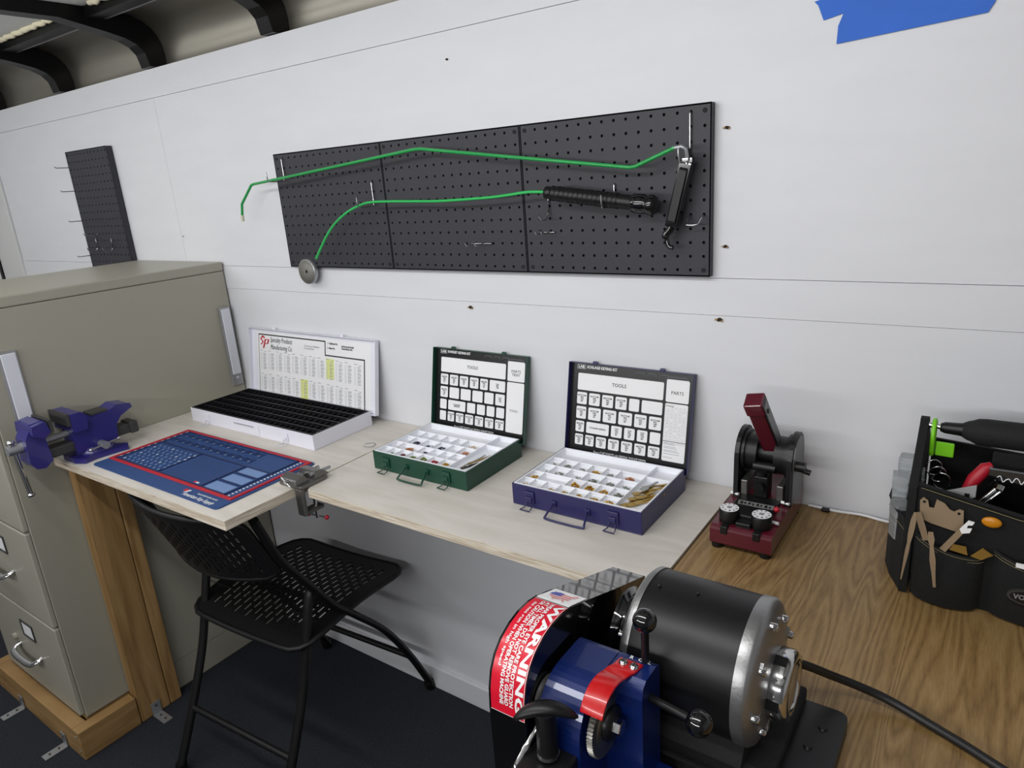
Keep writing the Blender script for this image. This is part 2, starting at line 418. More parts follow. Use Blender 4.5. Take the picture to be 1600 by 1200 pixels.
# hooks: bent zinc wire
HB = -.0185
def hook(kind, x, z, label, group='zinc wire hooks on the pegboards', yb=HB, s=1.0, X=None):
    b = MB(); r = .0016; y = yb + .004
    if kind == 'straight':       # long upright back with an arm and upturned tip
        L = .052 * s; b.tube(smooth_path([(x, y, z), (x, yb - .004, z - .002), (x, yb - .005, z - .012), (x, yb - .005, z - L), (x, yb - .012, z - L - .006), (x, yb - .05, z - L - .006), (x, yb - .058, z - L - .001), (x, yb - .060, z - L + .018)], 5), r, WIRE)
    elif kind == 'curved':       # J hook
        pts = [(x, y, z), (x, yb - .004, z), (x, yb - .005, z - .03 * s)]
        for i in range(9):
            a = PI * i / 8; pts.append((x, yb - .005 - .018 * s * (1 - math.cos(a)), z - .03 * s - .018 * s * math.sin(a)))
        b.tube(pts, r, WIRE)
    elif kind == 'double':       # U bar between two holes
        wd = .0254
        b.tube(smooth_path([(x, y, z), (x, yb - .012, z - .004), (x + .002, yb - .028, z - .014), (x + .008, yb - .03, z - .016), (x + wd - .008, yb - .03, z - .016), (x + wd - .002, yb - .028, z - .014), (x + wd, yb - .012, z - .004), (x + wd, y, z)], 4), r, WIRE)
    elif kind == 'peg':          # a straight double-prong holder
        for dx in (0, .0127 * s):
            b.tube([(x + dx, y, z), (x + dx, yb - .034, z - .001), (x + dx, yb - .038, z + .006)], r, WIRE)
        b.tube([(x - .008, yb - .003, z), (x + .024 * s, yb - .003, z)], r, WIRE)
    elif kind == 'prong':
        b.tube([(x, y, z), (x, yb - .045, z), (x, yb - .05, z + .004)], r, WIRE)
    tag(build('pegboard_hook', b), label, 'hook', group)
p = .0254
hook('straight', .0254 * .5 + .0254, 1.2966 + 11.5 * p, 'zinc hook holding the bent green rod at the left pegboard edge')
hook('straight', p * 14.5, 1.2966 + 8.5 * p, 'zinc hook holding the curved thin green rod near the first panel joint')
hook('straight', .8128 + p * 14.5, 1.2966 + 11.5 * p, 'tall zinc hook at upper right where the green rod ends', s=1.5)
hook('curved', .8128 + p * 2.5, 1.2966 + 6.5 * p, 'zinc J hook under the front end of the black grip', s=1.1)
hook('straight', .8128 + p * 8.5, 1.2966 + 7.0 * p, 'zinc hook standing above the middle of the black grip', s=.7)
hook('double', .8128 + p * 14.5, 1.2966 + 4.5 * p, 'empty U shaped zinc bar hook near lower right of the pegboard')
hook('peg', .4064 + p * 10.5, 1.2966 + 2.5 * p, 'empty zinc prong hook low on the middle pegboard panel', s=2)
hook('peg', .8128 + p * 1.9, 1.2966 + 3.4 * p, 'empty zinc prong hook low on the left side of the right pegboard panel', s=1.1)
G2 = 'zinc hooks on the small pegboard'
for k, (px, pz) in enumerate(((-1.178, 1.64), (-1.176, 1.557), (-1.172, 1.45), (-1.17, 1.322))):
    hook('prong', px, pz, ('topmost', 'second from top', 'third from top', 'lowest')[k] + ' of four wire prongs at the small pegboard left edge', G2, yb=-.0215)
hook('curved', -1.10, 1.385, 'J hook on the small pegboard, left of its two', G2, yb=-.0215)
hook('curved', -.985, 1.385, 'J hook on the small pegboard, right of its two', G2, yb=-.0215)
hook('peg', -1.11, 1.40, 'short zinc prong hook above the J hooks on small pegboard', G2, yb=-.0215, s=1.6)

# the two reach tools
t = thing('reach_tool', 'long bent green rod with pale rubber tip hanging across the pegboards', 'tool', (.55, -.06, 1.55), group=None)
pts = [(-.118, -.060, 1.477), (-.112, -.060, 1.482), (-.06, -.060, 1.526), (-.05, -.060, 1.528), (.075, -.060, 1.537), (.552, -.060, 1.573), (.572, -.060, 1.573), (1.080, -.060, 1.502), (1.092, -.060, 1.503), (1.168, -.060, 1.530)]
b = MB(); b.tube([(-.126, -.060, 1.445)] + pts, .0037, GREEN, 10); build('rod', b, t)
b = MB(); b.tube([(-.127, -.06, 1.430), (-.126, -.06, 1.447)], .0045, RUBT, 10); build('rubber_tip', b, t)
b = MB(); b.tube([(1.164, -.06, 1.529), (1.18, -.06, 1.531), (1.187, -.058, 1.526), (1.188, -.055, 1.512)], .0036, STEEL, 10); build('end_fitting', b, t)
t = thing('reach_tool', 'thin curved bright green rod with a ribbed black hand grip', 'tool', (.8, -.06, 1.46))
b = MB(); b.tube(smooth_path([(.165, -.060, 1.327), (.218, -.060, 1.384), (.258, -.060, 1.416), (.302, -.060, 1.440), (.345, -.060, 1.455), (.387, -.060, 1.4635), (.45, -.06, 1.464), (.543, -.060, 1.461), (.62, -.06, 1.459), (.745, -.060, 1.461), (.80, -.06, 1.464), (.853, -.060, 1.468), (.905, -.060, 1.4655)], 5), .0031, GREENL, 8); build('rod', b, t)
ax0, ax1 = Vector((.895, -.06, 1.4655)), Vector((1.128, -.056, 1.432)); L = (ax1 - ax0).length
A = Matrix.Translation(ax0) @ (ax1 - ax0).to_track_quat('Z', 'Y').to_matrix().to_4x4()
b = MB(); prof = [(.010, 0), (.0125, .001), (.0125, .012), (.0105, .014), (.0105, .016)]
for k in range(14):
    z = .016 + k * .0105; prof += [(.0145 if k % 2 else .0150, z), (.0150 if k % 2 else .0143, z + .008), (.0133, z + .0092)]
prof += [(.0135, .166), (.0135, .19)]
b.lathe(prof, KBLK, 20, A)
build('grip', b, t)
b = MB(); b.lathe([(.015, .19), (.0185, .193), (.0185, .215), (.0165, .217), (.0165, .221), (.019, .223), (.019, L - .003), (.016, L)], GLOSS, 20, A); build('adjusting_collar', b, t)

# black strap tool hanging at right
t = thing('lever_handle', 'black flat lever tool hanging down from the upper right pegboard hook', 'tool', (1.17, -.05, 1.45))
b = MB()
o0 = Vector((1.187, -.045, 1.515)); dirz = Vector((1.155 - 1.187, 0, 1.39 - 1.515)).normalized()
A = basis(o0, dirz, Vector((0, -1, 0)))
b.prism(rrect(.008, .128, -.008, .008, .006), 2, -.011, .011, GLOSS, A)
b.prism([(.02, .008), (.12, .008), (.115, .0115), (.025, .0115)], 2, -.007, .007, KBLK, A)
build('handle_body', b, t, .0015)
b = MB(); b.tube([o0 + Vector((0, 0, .012)), o0, o0 + dirz * .01], .005, BLKM); b.box(1.178, 1.196, -.052, -.038, 1.503, 1.511, GLOSS); build('swivel', b, t)
b = MB(); e = o0 + dirz * .127
b.tube(smooth_path([e, e + Vector((-.004, 0, -.006)), e + Vector((-.012, 0, -.014)), e + Vector((-.011, 0, -.022)), e + Vector((-.006, 0, -.036)), e + Vector((.002, 0, -.038))], 4), [.007] * 12 + [.0045] * 9, GLOSS, 10); build('hooked_tip', b, t)

# magnetic disc
b = MB(); A = basis((.080, -.030, 1.286), (1, 0, 0), (0, 0, 1))
b.lathe([(.0335, -.012), (.0345, -.011), (.0345, 0), (.0325, .0008)], STEEL, 40, A)
b.lathe([(.0325, .0008), (.0325, .001), (.004, .001)], mat('dull_grey_disc_face', (126, 124, 118), .6, .4), 40, A)
b.lathe([(.004, .001), (.003, -.001), (.0, -.001)], KBLK, 12, A)
b.cyl((.080, -.019, 1.286), (.080, 0, 1.286), .008, STEEL, 12)
tag(build('magnet_disc', b), 'round grey metal disc stuck at the pegboard lower left corner', 'magnet')

# painters tape
def tape(pts, y, label):
    b = MB(); b.prism(pts, 1, y, y + .0006, TAPE); tag(build('tape_strip', b), label, 'tape', 'blue tape on the wall')
tape([(1.375, 1.7305), (1.381, 1.724), (1.390, 1.7015), (1.396, 1.7025), (1.5, 1.722), (1.60, 1.74), (1.60, 1.783), (1.40, 1.745), (1.389, 1.7325)], -.0022, 'shorter upper strip of blue painters tape with curled left end')
tape([(1.411, 1.6645), (1.607, 1.6755), (1.6145, 1.6885), (1.6150, 1.735), (1.424, 1.722), (1.418, 1.705), (1.412, 1.69)], -.003, 'lower wide strip of blue painters tape slanting up on the wall')

# ================================================================ FILING CABINET AND TIMBER
CX0, CX1, CY0, CY1, CZ0, CZ1 = -.862, -.357, -.700, -.006, .096, 1.305
t = thing('filing_cabinet', 'tall putty coloured steel filing cabinet with chrome drawer pulls', 'filing cabinet', ((CX0 + CX1) / 2, (CY0 + CY1) / 2, CZ0))
b = MB(); b.box(CX0, CX1, CY0, CY1, CZ0, 1.276, PUTTY)
build('body', b, t, .002)
b = MB(); b.box(CX0 - .001, CX1 + .0015, CY0 - .0015, CY1 + .001, 1.277, CZ1, PUTTY); build('top_cap', b, t, .004, 3)
def pull(par, cx, z):
    b = MB()
    b.tube(smooth_path([(cx - .072, -.712, z + .006), (cx - .074, -.728, z + .001), (cx - .058, -.740, z - .005), (cx, -.743, z - .007), (cx + .058, -.740, z - .005), (cx + .074, -.728, z + .001), (cx + .072, -.712, z + .006)], 4), .0075, CHROME, 10, flat=(.5, 1.3))
    build('handle', b, par)
cx = (CX0 + CX1) / 2
for k in range(4):
    z0 = .108 + k * .2945; z1 = z0 + .288
    b = MB(); b.box(CX0 + .012, CX1 - .004, -.714, -.7003, z0, z1, PUTTYF)
    dr = build('drawer', b, t, .0035, 3)
    pull(dr, cx, z0 + .125)
    b = MB(); xx, zz = cx + .035, z0 + .212
    for a in ((xx - .042, xx + .042, zz + .022, zz + .027), (xx - .042, xx + .042, zz - .027, zz - .022), (xx - .042, xx - .037, zz - .022, zz + .022), (xx + .037, xx + .042, zz - .022, zz + .022)):
        b.box(a[0], a[1], -.7175, -.714, a[2], a[3], DGREY)
    h = build('label_holder', b, dr, .0008)
    b = MB(); b.box(xx - .037, xx + .037, -.7152, -.7141, zz - .022, zz + .022, PAPER); build('card', b, dr)
    b = MB(); b.cyl((cx - .092, -.714, z0 + .148), (cx - .092, -.724, z0 + .148), .010, PUTTY, 16); build('thumb_latch', b, dr)
# light bars stuck on the cabinet side
def bar(y0, y1, z0, z1, label, tilt=0):
    t = thing('light_bar', label, 'light', (CX1, (y0 + y1) / 2, z0), group='stick-on light bars on the cabinet side')
    b = MB(); b.box(CX1 + .0005, CX1 + .010, y0, y1, z0, z1, ALUB); build('housing', b, t, .002)
    b = MB(); b.box(CX1 + .0095, CX1 + .014, y0 + .005, y1 - .004, z0 + .038, z1 - .006, DIFF); build('diffuser', b, t, .0015)
    b = MB(); b.cyl((CX1 + .009, (y0 + y1) / 2, z0 + .026), (CX1 + .0115, (y0 + y1) / 2, z0 + .026), .004, DIFF, 14); build('sensor', b, t)
bar(-.662, -.620, .925, 1.172, 'white light bar on the cabinet side behind the blue vise')
bar(-.052, -.014, .908, 1.166, 'white light bar on the cabinet side next to the back wall')

# timber base frame + post
t = thing('timber_base', 'pine lumber frame on the carpet under the filing cabinet', 'base', (cx, -.4, 0))
b = MB(); b.box(-.875, -.351, -.745, -.707, 0.001, .094, PINEX); build('front_board', b, t, .002)
b = MB(); b.box(-.351, -.350 + .001, -.745, -.744, .001, .094, PINE)
for x0, x1 in ((-.351 + .0005, -.3145),):
    b = MB(); b.box(-.3505, -.3135, -.745, -.583, .001, .094, PINEX); build('side_board', b, t, .002)
b = MB(); b.box(-.913, -.8755, -.745, -.02, .001, .094, PINEX); build('side_board', b, t, .002)
b = MB(); b.box(-.875, -.3615, -.70, -.02, .001, .093, PINEX); build('platform', b, t, .002)
b = MB(); b.box(-.3610, -.3572, -.4525, -.008, .001, .0955, PUTTY); build('skirt_panel', b, t, label='putty painted panel')
for z in (.025, .075):
    b = MB(); b.cyl((-.332, -.7455, z), (-.332, -.7475, z), .004, STEEL, 10); build('screw', b, t)
t = thing('support_post', 'doubled pine post holding up the plywood beside the cabinet', 'post', (-.333, -.53, 0))
b = MB(); b.box(-.352, -.314, -.580, -.491, .001, .846, PINE); build('stud', b, t, .003)
b = MB(); b.box(-.352, -.314, -.489, -.453, .001, .846, PINE); build('stud', b, t, .003)
def bracket(x, y, dirv, label):
    b = MB(); A = basis((x, y, 0), dirv, (-dirv[1], dirv[0], 0))
    b.box(0, .062, -.014, .014, .001, .004, STEEL, A); b.box(0, .003, -.014, .014, .001, .045, STEEL, A)
    for q in (.02, .045): b.cyl((q, 0, .004), (q, 0, .006), .0035, DGREY, 8, A)
    b.cyl((.003, 0, .032), (.0045, 0, .032), .0035, DGREY, 8, A)
    tag(build('angle_bracket', b, None, .0008), label, 'bracket', 'zinc brackets screwed to the carpet')
bracket(-.725, -.7465, (.0, -1, 0), 'zinc angle bracket at the base front, nearer its far left end')
bracket(-.430, -.7465, (.0, -1, 0), 'zinc angle bracket at the base front, near its right corner')
bracket(-.3115, -.535, (1, -.0, 0), 'zinc angle bracket at the foot of the pine post')

# ================================================================ WORKTOPS
def slab(name, pts, z0, z1, top, side, label, cat, bevel=.0015):
    b = MB(); b.prism(pts, 2, z0, z1, side)
    b.m[1] = b.mi(top)
    o = build(name, b, None, bevel); tag(o, label, cat); return o
ZB = .8695
slab('plywood_worktop', [(-.3565, -.6035), (.4185, -.5990), (.4235, -.0025), (-.3545, -.0025)], ZB - .0215, ZB, BIRCH, BIRCHE, 'deeper left plywood sheet carrying the vise, blue mat and white case', 'worktop')
slab('plywood_worktop', [(.4655, -.4155), (1.2705, -.4160), (1.2705, -.0025), (.4243, -.0025), (.4245, -.350), (.4300, -.372), (.455, -.4155)], ZB - .0185, ZB - .0005, BIRCH, BIRCHE, 'narrower right plywood sheet carrying the green and navy cases', 'worktop')
t = thing('desk', 'desk with oak grain laminate top at the right', 'desk', (2.0, -.45, 0))
b = MB(); b.box(1.2725, 2.9, -.93, -.004, .8375, .8655, OAK); build('desktop', b, t, .002)
b = MB(); b.box(1.2712, 1.2722, -.93, -.004, .8375, .8650, EDGEB); build('edge_band', b, t)
for x in (1.29, 2.86): b = MB(); b.box(x, x + .025, -.88, -.02, 0.0, .8374, WALL); build('side_panel', b, t)
b = MB(); b.box(1.2745, 1.2885, -.55, -.03, .81, .8365, PINEX); build('cleat', b, t)
# ledger under plywood along the wall
b = MB(); b.box(-.31, 1.268, -.040, -.0025, .812, .847, WALL); tag(build('support_ledger', b), 'white painted ledger strip on the wall under the plywood', 'ledger')

# caulk bead + thin cord along the desk back
b = MB(); pts = [(1.412 + i * .012, -.010 - .002 * math.sin(i * .7), .868 + .0008 * math.sin(i)) for i in range(16)]
b.tube(pts, .0026, PAPER, 8); tag(build('string', b), 'thin white string lying along the wall behind the desk', 'string')
b = MB(); b.box(1.436, 1.450, -.022, -.012, .8656, .872, KBLK); tag(build('rubber_bump', b, None, .002), 'tiny black rubber piece on the desk by the wall', 'bumper')

# ================================================================ WORK MAT
def mat_mesh():
    t = thing('work_mat', 'blue rubber work mat with red border and small moulded cells', 'mat', (.08, -.44, ZB))
    z = ZB + .0002
    b = MB(); b.prism(rrect(-.192, .356, -.577, -.309, .010), 2, z, z + .003, MATB); build('base_sheet', b, t)
    z1 = z + .003
    b = MB(); X0, X1, Y0, Y1 = -.187, .348, -.537, -.314; wd = .0085
    for a in ((X0, X1, Y0, Y0 + wd), (X0, X1, Y1 - wd, Y1), (X0, X0 + wd, Y0 + wd, Y1 - wd), (X1 - wd, X1, Y0 + wd, Y1 - wd)): b.box(a[0], a[1], a[2], a[3], z1 - .001, z1 + .003, MATR)
    build('red_border', b, t, .001)
    # ridges dividing the mat
    b = MB(); h = z1 + .0025
    for a in ((-.170, .318, -.4065, -.4025), (.211, .2145, -.528, -.4065), (.3075, .3105, -.528, -.323), (.028, .031, -.528, -.4065), (.211, .310, -.4395, -.4365), (.211, .310, -.4815, -.4785)): b.box(a[0], a[1], a[2], a[3], z1 - .001, h, MATD)
    b.box(-.168, -.165, -.528, -.323, z1 - .001, h, MATD); b.box(-.168, .3105, -.326, -.323, z1 - .001, h, MATD); b.box(-.168, .31, -.527, -.524, z1 - .001, h, MATD)
    build('ridges', b, t)
    # row of square cells (two rows of 12), raised rims around darker floors
    b = MB()
    for j in range(2):
        for i in range(11):
            cx_, cy_ = -.146 + i * .0325 + j * .006, -.343 - j * .034; r = .0118
            b.box(cx_ - r, cx_ + r, cy_ - r * .8, cy_ + r * .8, z1 - .001, z1 + .0006, MATD)
            for a in ((-r - .0015, r + .0015, r * .8, r * .8 + .0015), (-r - .0015, r + .0015, -r * .8 - .0015, -r * .8), (-r - .0015, -r, -r * .8, r * .8), (r, r + .0015, -r * .8, r * .8)):
                b.box(cx_ + a[0], cx_ + a[1], cy_ + a[2], cy_ + a[3], z1 - .001, z1 + .0028, MATB)
            b.box(cx_ + r * .25, cx_ + r * .8, cy_ - r * .7, cy_ - r * .1, z1 - .001, z1 + .001, MATS['pale_blue_rubber'])
    build('square_cells', b, t)
    # field of little round cups
    b = MB()
    for j in range(8):
        for i in range(9):
            A = Matrix.Translation((-.147 + i * .0205 + (.005 if j % 2 else 0), -.516 + j * .0134, z1))
            b.lathe([(.0060, 0), (.0058, .0016), (.0048, .0020), (.0044, .0008)], MATB, 10, A); b.lathe([(.0044, .0008), (.0, .0009)], MATW if (i * 5 + j * 3) % 9 == 0 or i == 8 and j > 3 else mat('pale_blue_rubber', (126, 152, 186), .6), 10, A)
    build('round_cups', b, t)
    b = MB()
    for k in range(3): y0 = -.521 + k * .042; b.box(.222, .300, y0, y0 + .034, z1 - .001, z1 + .0012, MATL)
    build('light_pads', b, t, .001)
    for side_ in (0, 1):
        b = MB()
        for k in range(22):
            y0 = -.524 + k * .0093
            if side_ == 0: b.box(.3185, .3230, y0, y0 + .0042, z1 - .001, z1 + .0008, MATW)
            elif k % 2: b.box(-.1760, -.1730, y0, y0 + .007, z1 - .001, z1 + .0008, MATW)
        build('white_scale', b, t)
    # fine dot texture of the blank field
    b = MB()
    for i in range(24):
        for j in range(13): b.box(.045 + i * .0067, .0475 + i * .0067, -.514 + j * .0078, -.5115 + j * .0078, z1 - .001, z1 + .0004, MATD)
    build('dot_field', b, t)
    b = MB(); A = Matrix.Translation((.200, -.5575, z1 + .0003))
    b.box(.1935, .206, -.5555, -.5465, z1, z1 + .0004, RED); b.prism([(.204, -.562), (.210, -.560), (.216, -.5475), (.209, -.5475)], 2, z1, z1 + .0006, MATW)
    b.text('American Key Supply', .0155, MATW, basis((.212, -.5655, z1 + .0006), (1, 0, 0), (0, 1, 0)), 'LEFT', 'CENTER', bold=.0004, sx=.86, shear=.2)
    b.text('THE LOCKSMITH SUPPLY SOURCE', .0062, MATW, basis((.245, -.5510, z1 + .0006), (1, 0, 0), (0, 1, 0)), 'LEFT', 'CENTER', bold=.0002, sx=.80)
    b.box(.172, .182, -.518, -.512, z1, z1 + .0005, RED); b.box(.182, .192, -.518, -.513, z1, z1 + .0005, MATW)
    build('logo', b, t)
mat_mesh()

# ================================================================ PINNING KITS
ROWS = [  # rows from the back: (v0, v1, [u-boundaries])
    (.70, .93, [0, 1]),
    (.52, .69, [0, .145, .30, .455, .61, .75, 1]),
    (.335, .51, [0, .145, .32, .50, .68, .84, 1]),
    (.165, .325, [0, .13, .425, .575, .72, .86, 1]),
    (0, .155, [0, .125, .255, .40, .55, .70, .85, 1])]
def case(name, label, x0, x1, y0, y1, zt, body, latch_m, lidh, rim, lid_top_y, chart_fn, tray_fn, lx=None, tray_m=TRAYW):
    t = thing(name, label, 'case', ((x0 + x1) / 2, (y0 + y1) / 2, ZB))
    z0 = ZB + .0005; b = MB(); w = .0016
    b.box(x0, x1, y0, y1, z0, z0 + .002, body)
    b.box(x0, x0 + w, y0, y1, z0 + .002, zt, body); b.box(x1 - w, x1, y0, y1, z0 + .002, zt, body)
    b.box(x0 + w, x1 - w, y0, y0 + w, z0 + .002, zt, body); b.box(x0 + w, x1 - w, y1 - w, y1, z0 + .002, zt, body)
    build('bottom_shell', b, t, .0006)
    tray_fn(t, x0 + .003, x1 - .003, y0 + .003, y1 - .003, zt)
    # lid: shallow pan leaning on the wall; local frame u right, v up the lid, n towards viewer
    lx0, lx1 = lx or (x0 + .001, x1 + .005)
    hy, hz = y1 - .003, zt - .012
    up = Vector((0, lid_top_y - hy, 1.104 - hz)); H = up.length
    A = basis((lx0, hy, hz), (1, 0, 0), up)   # local z = towards -y (viewer)
    W = lx1 - lx0; D = rim
    b = MB(); b.box(0, W, 0, H, -D, -D + .0015, body, A)
    for q in ((0, .0016, 0, H), (W - .0016, W, 0, H), (.0016, W - .0016, H - .0016, H), (.0016, W - .0016, 0, .0016)): b.box(q[0], q[1], q[2], q[3], -D + .0015, 0, body, A)
    lid = build('lid', b, t, .0006)
    chart_fn(lid, A, W, H, D)
    for u in (.22, .76):
        b = MB(); b.box(W * u - .006, W * u + .006, H, H + .004, -D * .6, -D * .2, latch_m, A); b.box(W * u - .004, W * u + .004, H + .003, H + .0055, -D * .5, -D * .25, latch_m, A); build('catch', b, lid, .0006)
    for k in range(2):
        u = x0 + (x1 - x0) * (.15 if k == 0 else .80)
        b = MB(); b.box(u - .011, u + .011, y0 - .004, y0, z0 + .010, zt - .010, latch_m); b.box(u - .007, u + .007, y0 - .007, y0 - .004, z0 + .014, zt - .02, latch_m)
        la = build('latch', b, t, .0012)
        b = MB(); b.tube([(u - .006, y0 - .005, z0 + .012), (u - .008, y0 - .010, z0 + .004), (u - .011, y0 - .022, z0 + .0035), (u + .011, y0 - .022, z0 + .0035), (u + .008, y0 - .010, z0 + .004), (u + .006, y0 - .005, z0 + .012)], .0012, latch_m, 6); build('latch_wire', b, la)
    return t
def wire_handle(t, xc, y0, hw, z, m):
    b = MB(); b.tube(smooth_path([(xc - hw * .86, y0 - .002, z + .006), (xc - hw * .90, y0 - .008, z + .004), (xc - hw, y0 - .026, z - .010), (xc - hw * .94, y0 - .030, z - .0135), (xc, y0 - .031, z - .014), (xc + hw * .94, y0 - .030, z - .0135), (xc + hw, y0 - .026, z - .010), (xc + hw * .90, y0 - .008, z + .004), (xc + hw * .86, y0 - .002, z + .006)], 3), .0022, m, 8)
    h = build('handle', b, t)
    b = MB()
    for s in (-1, 1): b.box(xc + s * hw * .88 - .005, xc + s * hw * .88 + .005, y0 - .004, y0, z - .001, z + .011, m)
    build('handle_clip', b, h, .0008)

def lab_tray(t, x0, x1, y0, y1, zt):
    W = (x1 - x0); xm = x0 + W * .795; D = y1 - y0; zf = zt - .012; th = .0016
    b = MB(); b.box(x0, x1, y0, y1, zf - .002, zf, TRAYW)
    def wall(a, c, d, e): b.box(a, c, d, e, zf, zt - .002, TRAYW)
    for a in ((x0, x0 + .003, y0, y1), (x1 - .003, x1, y0, y1), (x0 + .003, x1 - .003, y0, y0 + .003), (x0 + .003, x1 - .003, y1 - .003, y1)): b.box(a[0], a[1], a[2], a[3], zf, zt + .0006, TRAYW)
    wall(xm, xm + th, y0 + .003, y1 - .003); wall(xm + th, x1 - .003, y0 + D * .72, y0 + D * .72 + th)
    for v0, v1, us in ROWS:
        ya, yb = y0 + .003 + (D - .006) * v0 / .93, y0 + .003 + (D - .006) * v1 / .93
        if v0 > 0: wall(x0 + .003, xm, ya - th / 2, ya + th / 2)
        for u in us[1:-1]: wall(x0 + (xm - x0) * u, x0 + (xm - x0) * u + th, ya + th / 2, yb)
        # coved floor of each cup
        for ua, ub in zip(us[:-1], us[1:]):
            xa, xb = x0 + (xm - x0) * ua + th, x0 + (xm - x0) * ub
            for s, (p0, p1) in enumerate(((xa, xa + .006), (xb - .006, xb))):
                pp = [(p0, zf), (p1, zf), (p0 if s == 0 else p1, zf + .006)]
                b.prism(pp, 1, ya + th / 2, yb, TRAYW)
            b.prism([(ya, zf), (ya + .008, zf), (ya, zf + .006)], 0, xa, xb, TRAYW)
            b.prism([(yb - .006, zf), (yb, zf), (yb, zf + .005)], 0, xa, xb, TRAYW)
    build('compartment_tray', b, t)
def cell(x0, x1, y0, y1, row, col):
    xa, xb, ya, yb = x0 + .003, x1 - .003, y0 + .003, y1 - .003
    W = xb - xa; xm = xa + W * .795; D = yb - ya; v0, v1, us = ROWS[row]
    return ((xa + (xm - xa) * us[col] + xa + (xm - xa) * us[col + 1]) / 2, ya + .003 + (D - .006) * (v0 + v1) / 2 / .93)
def pins(ker, cells, m, label, n=18, r=.0011, L=.0052, seed=1, zt=.915, spread=.008):
    random.seed(seed); b = MB(); x0, x1, y0, y1 = ker
    for row, col, cnt in cells:
        cx_, cy_ = cell(x0, x1, y0, y1, row, col); zf = zt - .012
        for k in range(cnt):
            a = random.uniform(0, 2 * PI); q = spread * math.sqrt(random.random()); a2 = random.uniform(0, PI)
            px, py = cx_ + q * math.cos(a) * 1.1, cy_ + q * math.sin(a) * .8
            pz = zf + r + .001 + max(0, (1 - q / spread)) * cnt * .00022 + random.uniform(0, .001)
            d = Vector((math.cos(a2), math.sin(a2), random.uniform(-.25, .25))) * L / 2
            b.tube([Vector((px, py, pz)) - d, Vector((px, py, pz)) + d], r, m, 6)
    o = build('lock_pins', b); tag(o, label, 'lock pins', None, 'stuff'); return o

